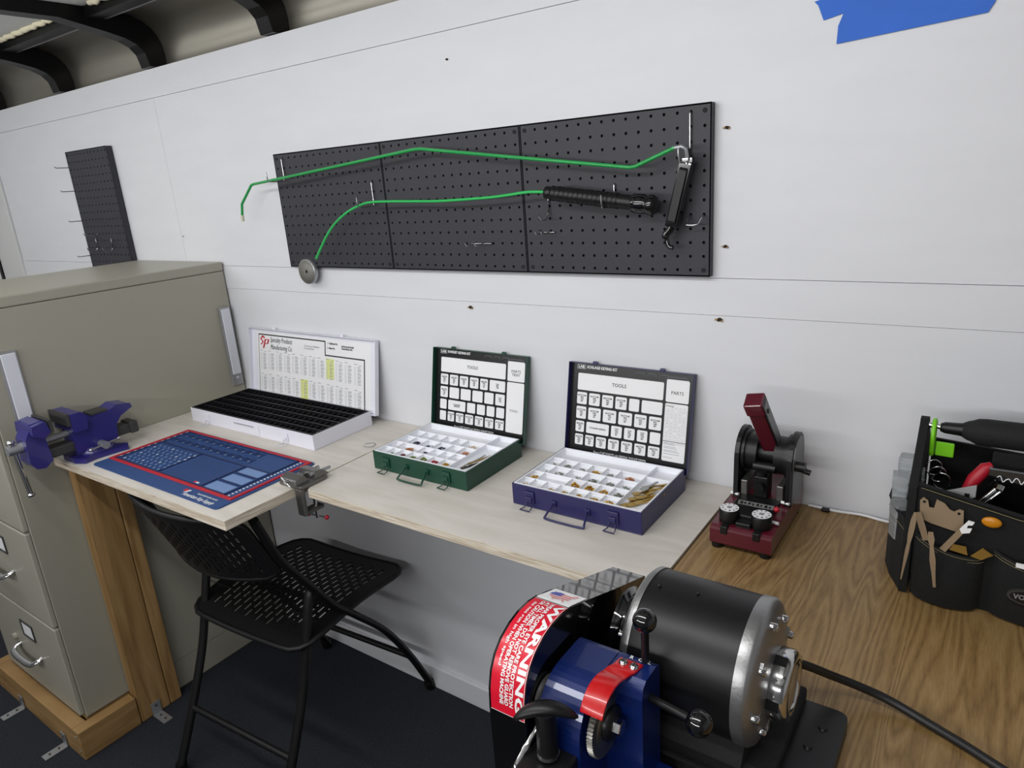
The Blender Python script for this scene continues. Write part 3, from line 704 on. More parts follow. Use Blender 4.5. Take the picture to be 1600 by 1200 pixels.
def lab_chart(title, labels, right, foot, ft):
    def fn(lid, A, W, H, D):
        z = -D + .0016; k0 = .012
        b = MB(); b.box(.002, W - .002, .002, H - .002, z - .0004, z, CHART, A)
        x0, x1 = k0 + .004, W - .012; y0, y1 = .020, H - .010; Wc = x1 - x0; Hc = y1 - y0; xm = x0 + Wc * .80; zz = z + .0004
        def T(txt, x, y, s, m=INK, al='CENTER', bold=0, sx=1, va='CENTER', sh=0): b.text(txt, s, m, A @ Matrix.Translation((x, y, zz + .0003)), al, va, bold=bold, sx=sx, shear=sh)
        gp = .0028
        for ri, (v0, v1, us) in enumerate(ROWS):
            ya, yb = y0 + Hc * v0, y0 + Hc * v1
            for ci, (ua, ub) in enumerate(zip(us[:-1], us[1:])):
                xa, xb = x0 + (xm - x0) * ua + gp, x0 + (xm - x0) * ub - gp
                b.prism(rrect(xa, xb, ya + gp * .6, yb - gp * .6, .0028, 3), 2, z, zz, PAPER, A)
                txt = labels[ri][ci]
                if txt:
                    big = ri == 0
                    T(txt, (xa + xb) / 2, (ya + yb) / 2, .0105 if big else .0048, INK, bold=.0001)
        xa, xb = xm + gp, x1
        b.prism(rrect(xa, xb, y0 + Hc * .70, y1 - .006, .003, 3), 2, z, zz, PAPER, A)
        T(right[0], (xa + xb) / 2, y0 + Hc * .81, .0095)
        b.prism(rrect(xa, xb, y0, y0 + Hc * .685, .003, 3), 2, z, zz, PAPER, A)
        if right[1] == 'TABLE':
            yt = y0 + Hc * .665; T('SCHLAGE', xa + .010, yt - .002, .0042, INK)
            for i in range(12):
                y = yt - .008 - i * .0066
                b.box(xa + .002, xb - .002, y, y + .0004, zz, zz + .0002, INKL, A)
                for j in range(5):
                    if (i * 5 + j) % 7: T('.%03d' % (165 + 15 * ((i + j) % 10)), xa + .0065 + j * (xb - xa - .010) / 4.4, y + .0032, .0029, INKG)
            for j in range(6): xx = xa + .002 + j * (xb - xa - .004) / 5; b.box(xx, xx + .0003, yt - .081, yt - .008, zz, zz + .0002, INKL, A)
            b.box(xa, xb, y0 + Hc * .235, y0 + Hc * .24, zz, zz + .0004, INK, A)
            for i, (l, wd) in enumerate(((.030, .3), (.025, .3), (.012, .55), (.012, .0), (.0, .7))):
                y = y0 + Hc * .215 - i * .0075
                for q in range(2 if i < 3 else 1): b.box(xa + .003, xa + .003 + (xb - xa) * (.4 + .1 * ((i + q) % 4)), y - q * .0028, y - q * .0028 + .0008, zz, zz + .0002, INKG, A)
        else: T(right[1], (xa + xb) / 2 - .003, y0 + Hc * .30, .0075)
        T('LAB', x0 + .010, y1 + .0005, .0085, PAPER, bold=.0003)
        for q in ((x0, x0 + .020, y1 + .0047, y1 + .0053), (x0, x0 + .020, y1 - .0045, y1 - .0039), (x0, x0 + .0006, y1 - .0045, y1 + .0053), (x0 + .0194, x0 + .020, y1 - .0045, y1 + .0053)): b.box(q[0], q[1], q[2], q[3], z, zz, PAPER, A)
        T(title, x0 + .024, y1 + .0005, .0085, PAPER, 'LEFT', .0003, .86)
        T(foot, (x0 + xm) / 2 + .010, y0 - .0095, .0078, PAPER, 'CENTER', .00015, ft)
        build('compartment_chart', b, lid)
        # clear blister over the chart: faint raised outlines along the top
        b = MB()
        for i in range(3):
            xc = xm - .055 + i * .026; b.tube([A @ Vector((xc - .010, y1 - .004, zz + .001)), A @ Vector((xc - .008, y1 + .001, zz + .001)), A @ Vector((xc + .008, y1 + .001, zz + .001)), A @ Vector((xc + .010, y1 - .004, zz + .001))], .0004, INKG, 5)
        b.tube([A @ Vector((xm + .002, y1 - .009, zz + .001)), A @ Vector((xm + .006, y1 - .001, zz + .001)), A @ Vector((x1 - .006, y1 - .001, zz + .001)), A @ Vector((x1 + .001, y1 - .009, zz + .001))], .0004, INKG, 5)
        build('plastic_rim', b, lid)
    return fn
bl = lambda n, s: 'BOTTOM\nPIN\n.%s\n#%d' % (s, n)
lab_blue = [['TOOLS'],
    [bl(6, '255'), bl(7, '270'), bl(8, '285'), bl(9, '300'), '', ''],
    [bl(0, '165'), bl(1, '180'), bl(2, '195'), bl(3, '210'), bl(4, '225'), bl(5, '240')],
    ['MASTER\nPIN\n.135\n#9', 'CYLINDER SPRING', 'TOP\nPIN\n.235\n#1', 'TOP\nPIN\n.200\n#2', 'TOP\nPIN\n.165\n#3', ''],
    ['MASTER\nPIN\n.030\n#2', 'MASTER\nPIN\n.045\n#3', 'MASTER\nPIN\n.060\n#4', 'MASTER\nPIN\n.075\n#5', 'MASTER\nPIN\n.090\n#6', 'MASTER\nPIN\n.105\n#7', 'MASTER\nPIN\n.120\n#8']]
lab_green = [['TOOLS'],
    ['MASTER\nPIN\n.023\n#1', 'MASTER\nPIN\n.046\n#2', 'MASTER\nPIN\n.069\n#3', 'MASTER\nPIN\n.092\n#4', 'MASTER\nPIN\n.115\n#5', 'TOP\nPIN\n.180'],
    ['MASTER\nPIN\n.138\n#6', '', '', '', '', 'TOP\nPIN\n.160'],
    ['', 'CYLINDER\nSPRINGS', '', '', '', ''],
    ['', 'BOTTOM\nPIN\n.172\n#1', 'BOTTOM\nPIN\n.195\n#2', 'BOTTOM\nPIN\n.218\n#3', 'BOTTOM\nPIN\n.241\n#4', 'BOTTOM\nPIN\n.264\n#5', 'BOTTOM\nPIN\n.287\n#6']]
KG = (.5085, .7865, -.261, -.055); KB = (.9045, 1.1865, -.261, -.055)
tg = case('pinning_case', 'open dark green metal case with white tray of coloured lock pins', KG[0], KG[1], KG[2], KG[3], .914, GRN, GRN, None, .014, -.018,
     lab_chart('KWIKSET KEYING KIT', lab_green, ('PARTS\nTRAY', 'TOOLS'), 'Famous "LAB" QUALITY with ORIGINAL KWIKSET DESIGN', .62), lab_tray, lx=(.509, .794))
wire_handle(tg, .645, -.261, .035, .888, GRN)
tb = case('pinning_case', 'open navy blue metal case with white tray of brass lock pins', KB[0], KB[1], KB[2], KB[3], .915, NAVY, NAVY, None, .014, -.018,
     lab_chart('SCHLAGE KEYING KIT', lab_blue, ('PARTS', 'TABLE'), 'Famous "LAB" QUALITY with ORIGINAL SCHLAGE DESIGN', .62), lab_tray, lx=(.905, 1.190))
wire_handle(tb, 1.040, -.261, .042, .886, NAVY)
pins(KB, [(3, 2, 46), (3, 3, 46), (3, 4, 28), (3, 0, 20), (4, 5, 18), (4, 6, 24), (4, 4, 14), (4, 3, 10), (4, 2, 6), (1, 3, 16), (4, 1, 4), (4, 0, 3)], PGOLD, 'small piles of golden brass pins in the navy case cells', seed=3)
pins(KB, [(1, 1, 14), (1, 2, 5), (2, 1, 14), (2, 2, 4), (2, 3, 16), (2, 4, 16), (2, 5, 8), (3, 5, 26), (1, 0, 3), (2, 0, 3), (1, 4, 8)], PSIL, 'small piles of dull silver pins in the navy case cells', seed=4)
pins(KB, [(1, 5, 22)], PCOP, 'little heap of coppery springs at the navy case back row', seed=5)
pins(KG, [(4, 5, 34)], PRED, 'pile of red pins in the green case front row', seed=6)
pins(KG, [(4, 2, 22)], mat('dark_red_pins', (110, 24, 44), .35, .5), 'pile of dark crimson pins in the green case front row', seed=16, L=.004)
pins(KG, [(4, 3, 18), (4, 4, 34), (4, 1, 5)], PGREEN, 'piles of olive green pins in the green case front row', seed=7)
pins(KG, [(4, 6, 28), (1, 5, 6)], PGOLD, 'pile of golden pins at the right of the green case front row', seed=8)
pins(KG, [(2, 1, 22), (2, 3, 16), (2, 2, 6), (3, 2, 6)], PBLUE, 'small dark blue pins scattered in the green case middle rows', seed=9)
pins(KG, [(3, 1, 20), (2, 5, 16)], PCOP, 'coppery springs lying in the green case middle row', seed=10, L=.009)

# key tools / followers in the right-hand compartments
random.seed(21)
def blade(cx_, cy_, cz, ang, L, m, wdt=.006, tilt=0, kind=0):
    b = MB(); A = Matrix.Translation((cx_, cy_, cz)) @ Matrix.Rotation(ang, 4, 'Z') @ Matrix.Rotation(tilt, 4, 'X')
    if kind == 0: b.prism([(-wdt, 0), (wdt, 0), (wdt * 1.2, L * .25), (wdt * .5, L * .36), (wdt * .5, L * .95), (0, L), (-wdt * .5, L * .9), (-wdt * .3, L * .7), (-wdt * .5, L * .55), (-wdt * .5, L * .36), (-wdt * 1.2, L * .25)], 2, 0, .0016, m, A)
    else: b.tube([(0, 0, .002), (0, L * .6, .003), (.002, L, .002)], .0018, m, 6, A)
    return b
for k in range(9):
    b = blade(1.142 + random.uniform(-.012, .016), -.240 + k * .0095, .9045 + k * .0009, -.5 + random.uniform(-.35, .35), random.uniform(.045, .062), BRASS, .0055)
    tag(build('key_blank', b), 'brass key piece in the heap at the right side of the navy case', 'key piece', 'brass key pieces heaped in the navy case')
b = blade(1.148, -.178, .914, -.25, .05, STEEL, .006); tag(build('tweezers', b), 'pale metal clip on top of the brass heap in the navy case', 'clip')
for k in range(4):
    b = blade(.748 + k * .0035, -.232 + k * .004, .9032 + k * .002, -.42 + .18 * (k % 3), .085 - .008 * k, (DGREY, TANM, STEEL, BRASS)[k], .004, kind=k % 2)
    tag(build('small_tool', b), ('dark thin tweezer arm lying in the right side of the green case', 'tan steel key gauge blade in the right side of the green case', 'slim silver rod in the right side of the green case', 'little brass follower blade in the right side of the green case')[k], 'tool', 'small tools in the green case')

# big white case
def white_tray(t, x0, x1, y0, y1, zt):
    b = MB(); zf = zt - .034; th = .0012; BT = mat('black_tray_plastic', (22, 22, 26), .35)
    b.box(x0, x1, y0, y1, zf - .002, zf, BT)
    for a in ((x0, x0 + .003, y0, y1), (x1 - .003, x1, y0, y1), (x0 + .003, x1 - .003, y0, y0 + .003), (x0 + .003, x1 - .003, y1 - .003, y1)): b.box(a[0], a[1], a[2], a[3], zf, zt + .001, BT)
    nr, nc = 6, 24; D = y1 - y0 - .006; W = x1 - x0 - .006
    for j in range(1, nr): y = y0 + .003 + D * j / nr; b.box(x0 + .003, x1 - .003, y - th, y + th, zf, zt - .001, BT)
    for j in range(nr):
        ya, yb = y0 + .003 + D * j / nr + th, y0 + .003 + D * (j + 1) / nr - th
        for i in range(1, nc): x = x0 + .003 + W * i / nc; b.box(x - .0006, x + .0006, ya, yb, zf, zt - .004, BT)
    build('compartment_tray', b, t, label='black divided tray')
def white_chart(lid, A, W, H, D):
    z = -D + .0016; zz = z + .0004; b = MB()
    x0, x1, y0, y1 = .036, W - .052, .0, H - .018
    b.box(.028, W - .028, .002, H - .012, z - .0003, z, PAPER, A)
    lw = .0036; xs = x0 + (x1 - x0) * .66; ys = y1 - .040
    for q in ((x0, x0 + .0015, y0, y1), (x0, xs, y1 - lw, y1), (xs - lw, xs, ys, y1), (xs - lw, x1, ys - lw, ys), (x1 - lw, x1, y0, ys)): b.box(q[0], q[1], q[2], q[3], z, zz, INK, A)
    def T(txt, x, y, s, m=INK, al='LEFT', bold=0, sx=1, sh=0): b.text(txt, s, m, A @ Matrix.Translation((x, y, zz + .0003)), al, 'CENTER', bold=bold, sx=sx, shear=sh)
    # red monogram: two slanted strokes and loop
    b.tube([A @ Vector(q) for q in ((x0 + .030, y1 - .012, zz), (x0 + .020, y1 - .008, zz), (x0 + .013, y1 - .016, zz), (x0 + .024, y1 - .024, zz), (x0 + .014, y1 - .033, zz))], .0038, RED, 6, flat=(1, .3))
    b.tube([A @ Vector(q) for q in ((x0 + .026, y1 - .044, zz), (x0 + .036, y1 - .016, zz), (x0 + .052, y1 - .016, zz), (x0 + .048, y1 - .028, zz), (x0 + .034, y1 - .030, zz))], .0042, RED, 6, flat=(1, .3))
    T('Specialty Products', x0 + .058, y1 - .016, .0215, mat('dark_teal_print', (60, 76, 82), .6), sx=.66, sh=.3)
    T('Manufacturing Co.', x0 + .058, y1 - .038, .0215, MATS['dark_teal_print'], sx=.66, sh=.3)
    T('Contact your distributor\nfor assortments', xs - .094, y1 - .025, .0085, INKG, sx=.8)
    T('1 - Top/Bottom Pins\n\n2 - Master Pins', xs + .008, y1 - .013, .0080, INK, bold=.0002, sx=.66)
    T('Label top tray with Specialty\nProducts label side cards.', xs + .068, y1 - .014, .0080, INK, bold=.0002, sx=.55)
    # printed columns of tiny figures
    hi = {(0, 8): 1, (1, 5): 1}
    for r in range(2):
        for c in range(12):
            xa = x0 + .008 + c * (x1 - x0 - .012) / 12; ht = .068
            yt = (y1 - .052 if r == 0 else y1 - .126) - (0 if c < 6 else .001 * (c - 6)); cw = (x1 - x0) / 12 * .80
            if (r, c) in hi: b.box(xa - .002, xa + cw, yt - .056, yt + .003, z, zz, YEL, A)
            b.box(xa, xa + cw * .4, yt, yt + .0014, zz, zz + .0002, INKG, A)
            if c % 3 != 1: b.box(xa + cw * .6, xa + cw * .9, yt - .003, yt - .0016, zz, zz + .0002, INKG, A)
            for q in range(15 if r == 0 else 13):
                yy = yt - .008 - q * .0035
                wv = .35 + .12 * ((q * 7 + c * 3) % 4) / 3
                b.box(xa + cw * .42, xa + cw * (.42 + wv), yy, yy + .0014, zz, zz + .0002, INKG if (q + c) % 3 else INKL, A)
                b.box(xa, xa + cw * .22, yy, yy + .0010, zz, zz + .0002, INKL, A)
    build('parts_chart', b, lid, label='white printed chart with two yellow highlighted columns')
tw = case('pinning_case', 'wide open white metal case with an empty black divided tray', -.2675, .2835, -.2525, -.050, .911, WHITEP, WHITEP, None, .014, -.018, white_chart, white_tray, lx=(-.262, .302))
b = MB(); xh = 0.005; z = .885
b.box(-.055, .060, -.2545, -.2525, .8745, .901, WHITEP)
b.tube([(-.048, -.2565, .897), (.040, -.2565, .8975)], .0012, INKG, 6)
build('folding_handle', b, tw, .0008)
b = MB(); b.lathe([(.0035, 0), (.0035, .010), (.0015, .022), (.0015, .024)], BRASS, 10, Matrix.Translation((.262, -.224, .885)) @ Matrix.Rotation(.25, 4, 'Y'))
tag(build('brass_follower', b), 'single brass tipped piece standing in the white case front right cell', 'tool')
b = MB(); b.tube(smooth_path([(.372, -.164, .8713), (.385, -.150, .8713), (.398, -.152, .8713), (.405, -.168, .8713), (.392, -.178, .8713), (.376, -.174, .8713)], 4), .0008, INKG, 6); tag(build('wire_ring', b), 'thin wire ring lying on plywood right of the white case', 'ring')

# ================================================================ BENCH VISE
vx = -.275
t = thing('bench_vise', 'dark blue bench vise at the front left corner of the plywood', 'vise', (vx, -.53, ZB))
b = MB()
b.prism([(-.052, -.052), (-.03, -.066), (.03, -.066), (.060, -.052), (.052, -.02), (.058, .03), (.064, .058), (.045, .066), (.02, .048), (-.02, .048), (-.045, .066), (-.064, .058), (-.052, .03), (-.050, -.02)], 2, ZB + .0005, ZB + .014, VBLUE, Matrix.Translation((vx, -.53, 0)))
b.lathe([(.047, 0), (.045, .010), (.040, .016)], VBLUE, 24, Matrix.Translation((vx, -.53, ZB + .013)))
build('base', b, t, .004, 3)
b = MB()  # fixed body: side profile in y,z extruded along x
b.prism([(-.583, .893), (-.583, .995), (-.556, 1.001), (-.530, .977), (-.488, .979), (-.462, .990), (-.428, .984), (-.424, .972), (-.458, .957), (-.474, .938), (-.478, .900), (-.500, .893)], 0, vx - .030, vx + .030, VBLUE)
build('fixed_body', b, t, .006, 3)
b = MB(); b.prism([(-.588, .955), (-.588, 1.004), (-.560, 1.004), (-.548, .985), (-.553, .955)], 0, vx - .052, vx + .052, VBLUE); build('fixed_jaw', b, t, .003)
b = MB(); b.box(vx - .052, vx + .052, -.596, -.5885, .975, 1.0065, DGREY); build('jaw_plate', b, t, .001)
b = MB(); b.box(vx - .024, vx + .024, -.528, -.484, .9765, .984, DGREY); build('anvil', b, t, .002)
b = MB(); b.box(vx - .021, vx + .021, -.665, -.418, .899, .925, DGREY); b.box(vx - .026, vx + .026, -.440, -.417, .897, .930, DGREY); build('slide_bar', b, t, .004)
b = MB()  # moving jaw
b.prism([(-.690, .905), (-.688, .965), (-.672, .992), (-.672, 1.002), (-.640, 1.006), (-.632, .985), (-.645, .965), (-.640, .898), (-.660, .884), (-.680, .888)], 0, vx - .030, vx + .030, VBLUE)
build('moving_body', b, t, .006, 3)
b = MB(); b.prism([(-.676, .975), (-.674, 1.000), (-.642, 1.005), (-.636, .975), (-.650, .965)], 0, vx - .050, vx + .050, VBLUE); build('moving_jaw', b, t, .003)
b = MB(); b.box(vx - .050, vx + .050, -.6355, -.628, .974, 1.0065, DGREY); build('jaw_plate', b, t, .001)
b = MB(); prof = [(.008, 0)]
for k in range(26): prof += [(.0085, .003 + k * .0035), (.0068, .0045 + k * .0035)]
b.lathe(prof, STEEL, 14, basis((vx, -.655, .945), (1, 0, 0), (0, 0, -1)))   # thread between the jaws
b.lathe([(.008, 0), (.008, .060)], STEEL, 14, basis((vx, -.640, .945), (-1, 0, 0), (0, 0, 1)))
build('screw_thread', b, t)
b = MB(); b.cyl((vx, -.688, .945), (vx, -.722, .945), .0125, STEEL, 20); build('spindle_head', b, t, .002)
hb = MB(); top = Vector((vx + .002, -.710, .962)); bot = Vector((vx + .004, -.700, .822)); hb.tube([top, bot], .0055, CHROME, 12); hb.ball(top + Vector((0, 0, .003)), .010, CHROME, 16, (1, 1, .7)); hb.ball(bot, .009, CHROME, 16, (1, 1, .7)); build('turning_handle', hb, t)
b = MB(); b.cyl((vx + .030, -.523, .900), (vx + .058, -.523, .900), .010, STEEL, 14); b.tube([(vx + .050, -.560, .898), (vx + .050, -.486, .905)], .0028, CHROME, 8); b.ball((vx + .050, -.560, .898), .0045, CHROME, 10); b.ball((vx + .050, -.486, .905), .0045, CHROME, 10)
build('swivel_lock', b, t)

# small clamp vise on the sheet corner
t = thing('clamp_vise', 'small grey clamp-on hobby vise where the two plywood sheets meet', 'vise', (.43, -.39, ZB))
b = MB(); b.box(.372, .450, -.428, -.352, ZB + .0005, ZB + .010, GREYM); b.prism([(-.432, ZB + .010), (-.432, ZB + .022), (-.410, ZB + .030), (-.395, ZB + .010)], 0, .385, .440, GREYM); build('jaw_body', b, t, .003)
b = MB(); b.prism([(-.385, ZB + .010), (-.382, ZB + .029), (-.362, ZB + .026), (-.345, ZB + .012), (-.345, ZB + .010)], 0, .392, .446, GREYM); build('back_jaw', b, t, .003)
b = MB(); b.cyl((.412, -.440, ZB + .018), (.412, -.345, ZB + .018), .0045, CHROME, 12); b.tube([(.424, -.436, ZB + .008), (.399, -.438, ZB + .028)], .002, CHROME, 8); b.tube([(.438, -.39, ZB + .022), (.440, -.335, ZB + .020)], .0038, STEEL, 10); build('spindle', b, t)
b = MB(); b.box(.4235, .4485, -.428, -.4175, .805, ZB + .002, GREYM); b.box(.4235, .4485, -.4175, -.372, .805, .815, GREYM); build('clamp_frame', b, t, .003)
b = MB(); b.cyl((.440, -.390, .786), (.440, -.390, .845), .0042, CHROME, 12); b.lathe([(.008, .845), (.006, .8475)], STEEL, 14, Matrix.Translation((.440, -.390, 0))); b.tube([(.428, -.402, .797), (.453, -.377, .783)], .0022, CHROME, 8); sc = build('clamp_screw', b, t)
b = MB(); b.ball((.427, -.403, .7975), .0055, TREDG, 12); b.ball((.454, -.376, .7825), .0055, TREDG, 12); build('grip_tips', b, sc, label='red tips')

# ================================================================ FOLDING CHAIR
ch = thing('folding_chair', 'black folding chair with slotted plastic seat and back under the worktop', 'chair', (.145, -.27, 0), math.radians(4))
side = [(-.262, .826), (-.248, .785), (-.215, .70), (-.155, .605), (-.085, .50), (-.02, .428), (.08, .310), (.165, .165), (.235, .018)]
for s in (-1, 1):
    b = MB(); b.tube(smooth_path([(s * .222, v, z) for v, z in side], 6), .0125, TUBE, 12, flat=(.75, 1.25))
    o = build('side_rail', b, ch, local=True)
    b = MB(); b.cyl((s * .222, .237, .001), (s * .222, .228, .028), .0155, KBLK, 14); build('foot_cap', b, o, local=True)
    b = MB(); b.tube(smooth_path([(s * .198, -.118, .560), (s * .198, -.135, .545), (s * .198, -.168, .43), (s * .198, -.205, .31), (s * .198, -.275, .15), (s * .198, -.338, .02)], 6), .0125, TUBE, 12, flat=(.8, 1.1))
    o = build('leg', b, ch, local=True)
    b = MB(); b.cyl((s * .198, -.340, .001), (s * .198, -.334, .030), .0150, KBLK, 14); build('foot_cap', b, o, local=True)
b = MB(); b.tube([(-.198, -.268, .165), (.198, -.268, .165)], .009, TUBE, 10); build('rear_crossbar', b, ch, local=True)
b = MB(); b.tube([(-.222, .165, .165), (.222, .165, .165)], .009, TUBE, 10); build('front_crossbar', b, ch, local=True)
b = MB(); b.tube([(-.215, -.015, .425), (.215, -.015, .425)], .009, TUBE, 10); b.tube([(-.198, -.150, .500), (.198, -.150, .500)], .001, TUBE, 6); build('seat_crossbar', b, ch, local=True)

def slotted(fn, U, V, nu, nv, su, sv, th, m, margin_u, margin_v, corner=.05, stag=True, inset=None):
    """curved panel mapped by fn(u,v)->point, brick pattern of slots, real thickness. u in [-U,U], v in [-V,V]"""
    b = MB()
    du = (2 * U - 2 * margin_u) / nu; dv = (2 * V - 2 * margin_v) / nv
    def P(u, v, k=0):
        e = 1e-3; p = fn(u, v); a = (fn(u + e, v) - p).cross(fn(u, v + e) - p)
        a.normalize(); return p - a * (th * k)
    def quadstrip(us, vs):
        for k, flip in ((0, False), (1, True)):
            nU, nV = len(us), len(vs); pv = [P(u, v, k) for v in vs for u in us]; fs = []
            for j in range(nV - 1):
                for i in range(nU - 1):
                    q = (j * nU + i, j * nU + i + 1, (j + 1) * nU + i + 1, (j + 1) * nU + i); fs.append(q[::-1] if flip else q)
            b.add(pv, fs, m, True)
    for j in range(nu):          # columns along u; slots long in v
        off = .5 if (stag and j % 2) else 0
        u0 = -U + margin_u + j * du; u1 = u0 + du
        for i in range(-1 if off else 0, nv):
            v0 = -V + margin_v + (i + off) * dv; v1 = v0 + dv
            v0 = max(v0, -V + margin_v); v1 = min(v1, V - margin_v)
            if v1 - v0 < dv * .6:
                quadstrip([u0, u1], [v0, v1]); continue
            a0, a1 = u0 + du * (1 - su) / 2, u1 - du * (1 - su) / 2; c0, c1 = v0 + (v1 - v0) * (1 - sv) / 2, v1 - (v1 - v0) * (1 - sv) / 2
            O = [(u0, v0), (u1, v0), (u1, v1), (u0, v1)]; I = [(a0, c0), (a1, c0), (a1, c1), (a0, c1)]
            for k in (0, 1):
                vs = [P(*q, k) for q in O + I]; fs = [(q, (q + 1) % 4, 4 + (q + 1) % 4, 4 + q) for q in range(4)]
                b.add(vs, fs if k == 0 else [f[::-1] for f in fs], m, True)
            vs = [P(*q, 0) for q in I] + [P(*q, 1) for q in I]
            b.add(vs, [(q, (q + 1) % 4, 4 + (q + 1) % 4, 4 + q) for q in range(4)], m, False)
    # solid border following a rounded outline
    Ui, Vi = U - margin_u, V - margin_v; N = 12
    def ring(k):
        inn, out = [], []
        def side_(f0, f1): pass
        pts_in = [(-Ui + 2 * Ui * i / N, -Vi) for i in range(N)] + [(Ui, -Vi + 2 * Vi * i / N) for i in range(N)] + [(Ui - 2 * Ui * i / N, Vi) for i in range(N)] + [(-Ui, Vi - 2 * Vi * i / N) for i in range(N)]
        return pts_in
    pin = ring(0)
    def outp(u, v):
        s = max(abs(u) / Ui, abs(v) / Vi); uu, vv = u * U / Ui, v * V / Vi
        cu, cv = U - corner, V - corner
        if abs(uu) > cu and abs(vv) > cv:
            d = Vector((abs(uu) - cu, abs(vv) - cv)); d = d.normalized() * corner
            uu = math.copysign(cu + d.x, uu); vv = math.copysign(cv + d.y, vv)
        return (uu, vv)
    pout = [outp(*q) for q in pin]; M = len(pin)
    for k in (0, 1):
        vs = [P(*q, k) for q in pin] + [P(*q, k) for q in pout]
        fs = [(i, M + i, M + (i + 1) % M, (i + 1) % M) for i in range(M)]
        b.add(vs, fs if k == 0 else [f[::-1] for f in fs], m, True)
    vs = [P(*q, -.25) for q in pout] + [P(*q, 2.2) for q in pout]
    b.add(vs, [(i, M + i, M + (i + 1) % M, (i + 1) % M) for i in range(M)], m, True)
    # rolled lip
    b.tube([P(*q, .9) for q in pout], th * 1.5, m, 8, closed=True)
    return b
def seatf(u, v):   # dish, waterfall front and slightly raised back
    z = .455 - .010 * math.cos(u / .22 * PI / 2) * 1.0
    if v > .10: z -= (v - .10) ** 2 * .2
    if v < -.10: z += -(v + .10) ** 2 * .6
    wv = 1 + .04 * math.sin((v + .2) / .4 * PI)
    return Vector((u * wv, v, z + .008 * math.cos(v / .2 * PI)))
b = slotted(seatf, .215, .205, 17, 10, .50, .82, .005, CHAIRP, .040, .042, .05); build('seat', b, ch, local=True)
def backf(u, v):   # v up; concave, leaning back
    t_ = (v + .105) / .21
    y = -.205 - .085 * t_ - .050 * (1 - (u / .215) ** 2) + .02 * (1 - t_) * 0
    sag = -.022 * (1 - (u / .215) ** 2) * (1 - t_)
    return Vector((u, y, .645 + .186 * t_ + sag))
b = slotted(lambda u, v: backf(u, v), .212, .100, 19, 6, .46, .82, .005, CHAIRP, .026, .020, .03); build('backrest', b, ch, local=True)

# ================================================================ RED CODE MACHINE
km = thing('key_code_machine', 'small maroon key cutting machine with two numbered dials beside the plywood', 'key machine', (1.355, -.14, .8655))
ZD = .8655
b = MB(); b.prism([(-.236, ZD + .011), (-.236, ZD + .040), (-.228, ZD + .0435), (-.130, ZD + .050), (-.045, ZD + .070), (-.030, ZD + .070), (-.030, ZD + .011)], 0, 1.301, 1.404, MAROON); build('base', b, km, .0025)
for x in (1.311, 1.392):
    for y in (-.223, -.045): b = MB(); b.lathe([(.010, 0), (.011, .0108)], KBLK, 16, Matrix.Translation((x, y, ZD + .0003))); build('foot', b, km)
b = MB(); b.box(1.318, 1.388, -.205, -.120, ZD + .046, ZD + .058, BLKM); b.box(1.340, 1.366, -.224, -.205, ZD + .040, ZD + .052, BLKM); build('deck', b, km, .002)
for x, y, lb in ((1.325, -.207, '6'), (1.379, -.207, '5')):
    b = MB(); A = Matrix.Translation((x, y, ZD + .044)); b.lathe([(.0165, 0), (.0170, .002), (.0170, .022), (.0160, .0235)], KBLK, 28, A)
    dl = build('dial', b, km)
    b = MB(); b.lathe([(.0155, 0), (.0155, .0008)], PAPER, 28, A @ Matrix.Translation((0, 0, .0236)))
    for k in range(10):
        a = 2 * PI * k / 10; b.text(str(k), .0055, INK, A @ Matrix.Translation((.0118 * math.cos(a), .0118 * math.sin(a), .0248)) @ Matrix.Rotation(a - PI / 2, 4, 'Z'), bold=.0002)
    b.text('CUT\nNO.', .0042, INK, A @ Matrix.Translation((0, 0, .0248)), bold=.0002)
    build('number_disc', b, dl)
    b = MB(); b.box(x - .006, x + .006, y - .031, y - .017, ZD + .032, ZD + .046, BLKM); build('dial_pointer', b, km, .001)
b = MB(); A = basis((1.358, -.168, ZD + .0625), (.985, .02, 0), (0, .8, .6)); b.box(-.030, .030, -.0042, .0042, -.001, .0006, mat('dull_silver_label', (150, 150, 148), .5, .3), A)
for i_, w_ in enumerate((.0032, .0022, .0026, .0018, .0028, .0016, .0030, .0024)): b.prism(rrect(-.0265 + i_ * .0069, -.0265 + i_ * .0069 + w_ * 1.6, -.0026 + .0004 * (i_ % 3), .0024 - .0005 * (i_ % 2), .0008, 2), 2, .0006, .0010, INK, A); build('name_plate', b, km)
# two side plates with discs, shaft, carriage
def side_plate(x0, x1, m=BLKM):
    pts = [(-.120, ZD + .045)]; cy, cz, r = -.082, .992, .046
    pts = [(-.130, ZD + .046), (-.128, cz)] + [(cy + r * math.cos(math.radians(a)), cz + r * math.sin(math.radians(a))) for a in range(180, -1, -12)] + [(-.035, ZD + .046)]
    b = MB(); b.prism(pts, 0, x0, x1, m); return b
build('side_plate', side_plate(1.306, 1.314), km, .0015)
build('side_plate', side_plate(1.396, 1.404), km, .0015)
b = MB(); b.prism([(-.118, ZD + .05)] + [(-.082 + .036 * math.cos(math.radians(a)), .992 + .040 * math.sin(math.radians(a))) for a in range(180, -1, -15)] + [(-.048, ZD + .05)], 0, 1.4042, 1.4062, mat('grey_plate_face', (110, 110, 112), .4, .6)); build('face_plate', b, km)
b = MB(); b.cyl((1.314, -.082, .992), (1.340, -.082, .992), .034, KBLK, 32); b.cyl((1.3145, -.082, .992), (1.320, -.082, .992), .040, BLKM, 32); build('left_drum', b, km, .002)
b = MB(); b.cyl((1.370, -.082, .992), (1.396, -.082, .992), .034, KBLK, 32); b.cyl((1.389, -.082, .992), (1.3955, -.082, .992), .040, BLKM, 32); build('right_drum', b, km, .002)
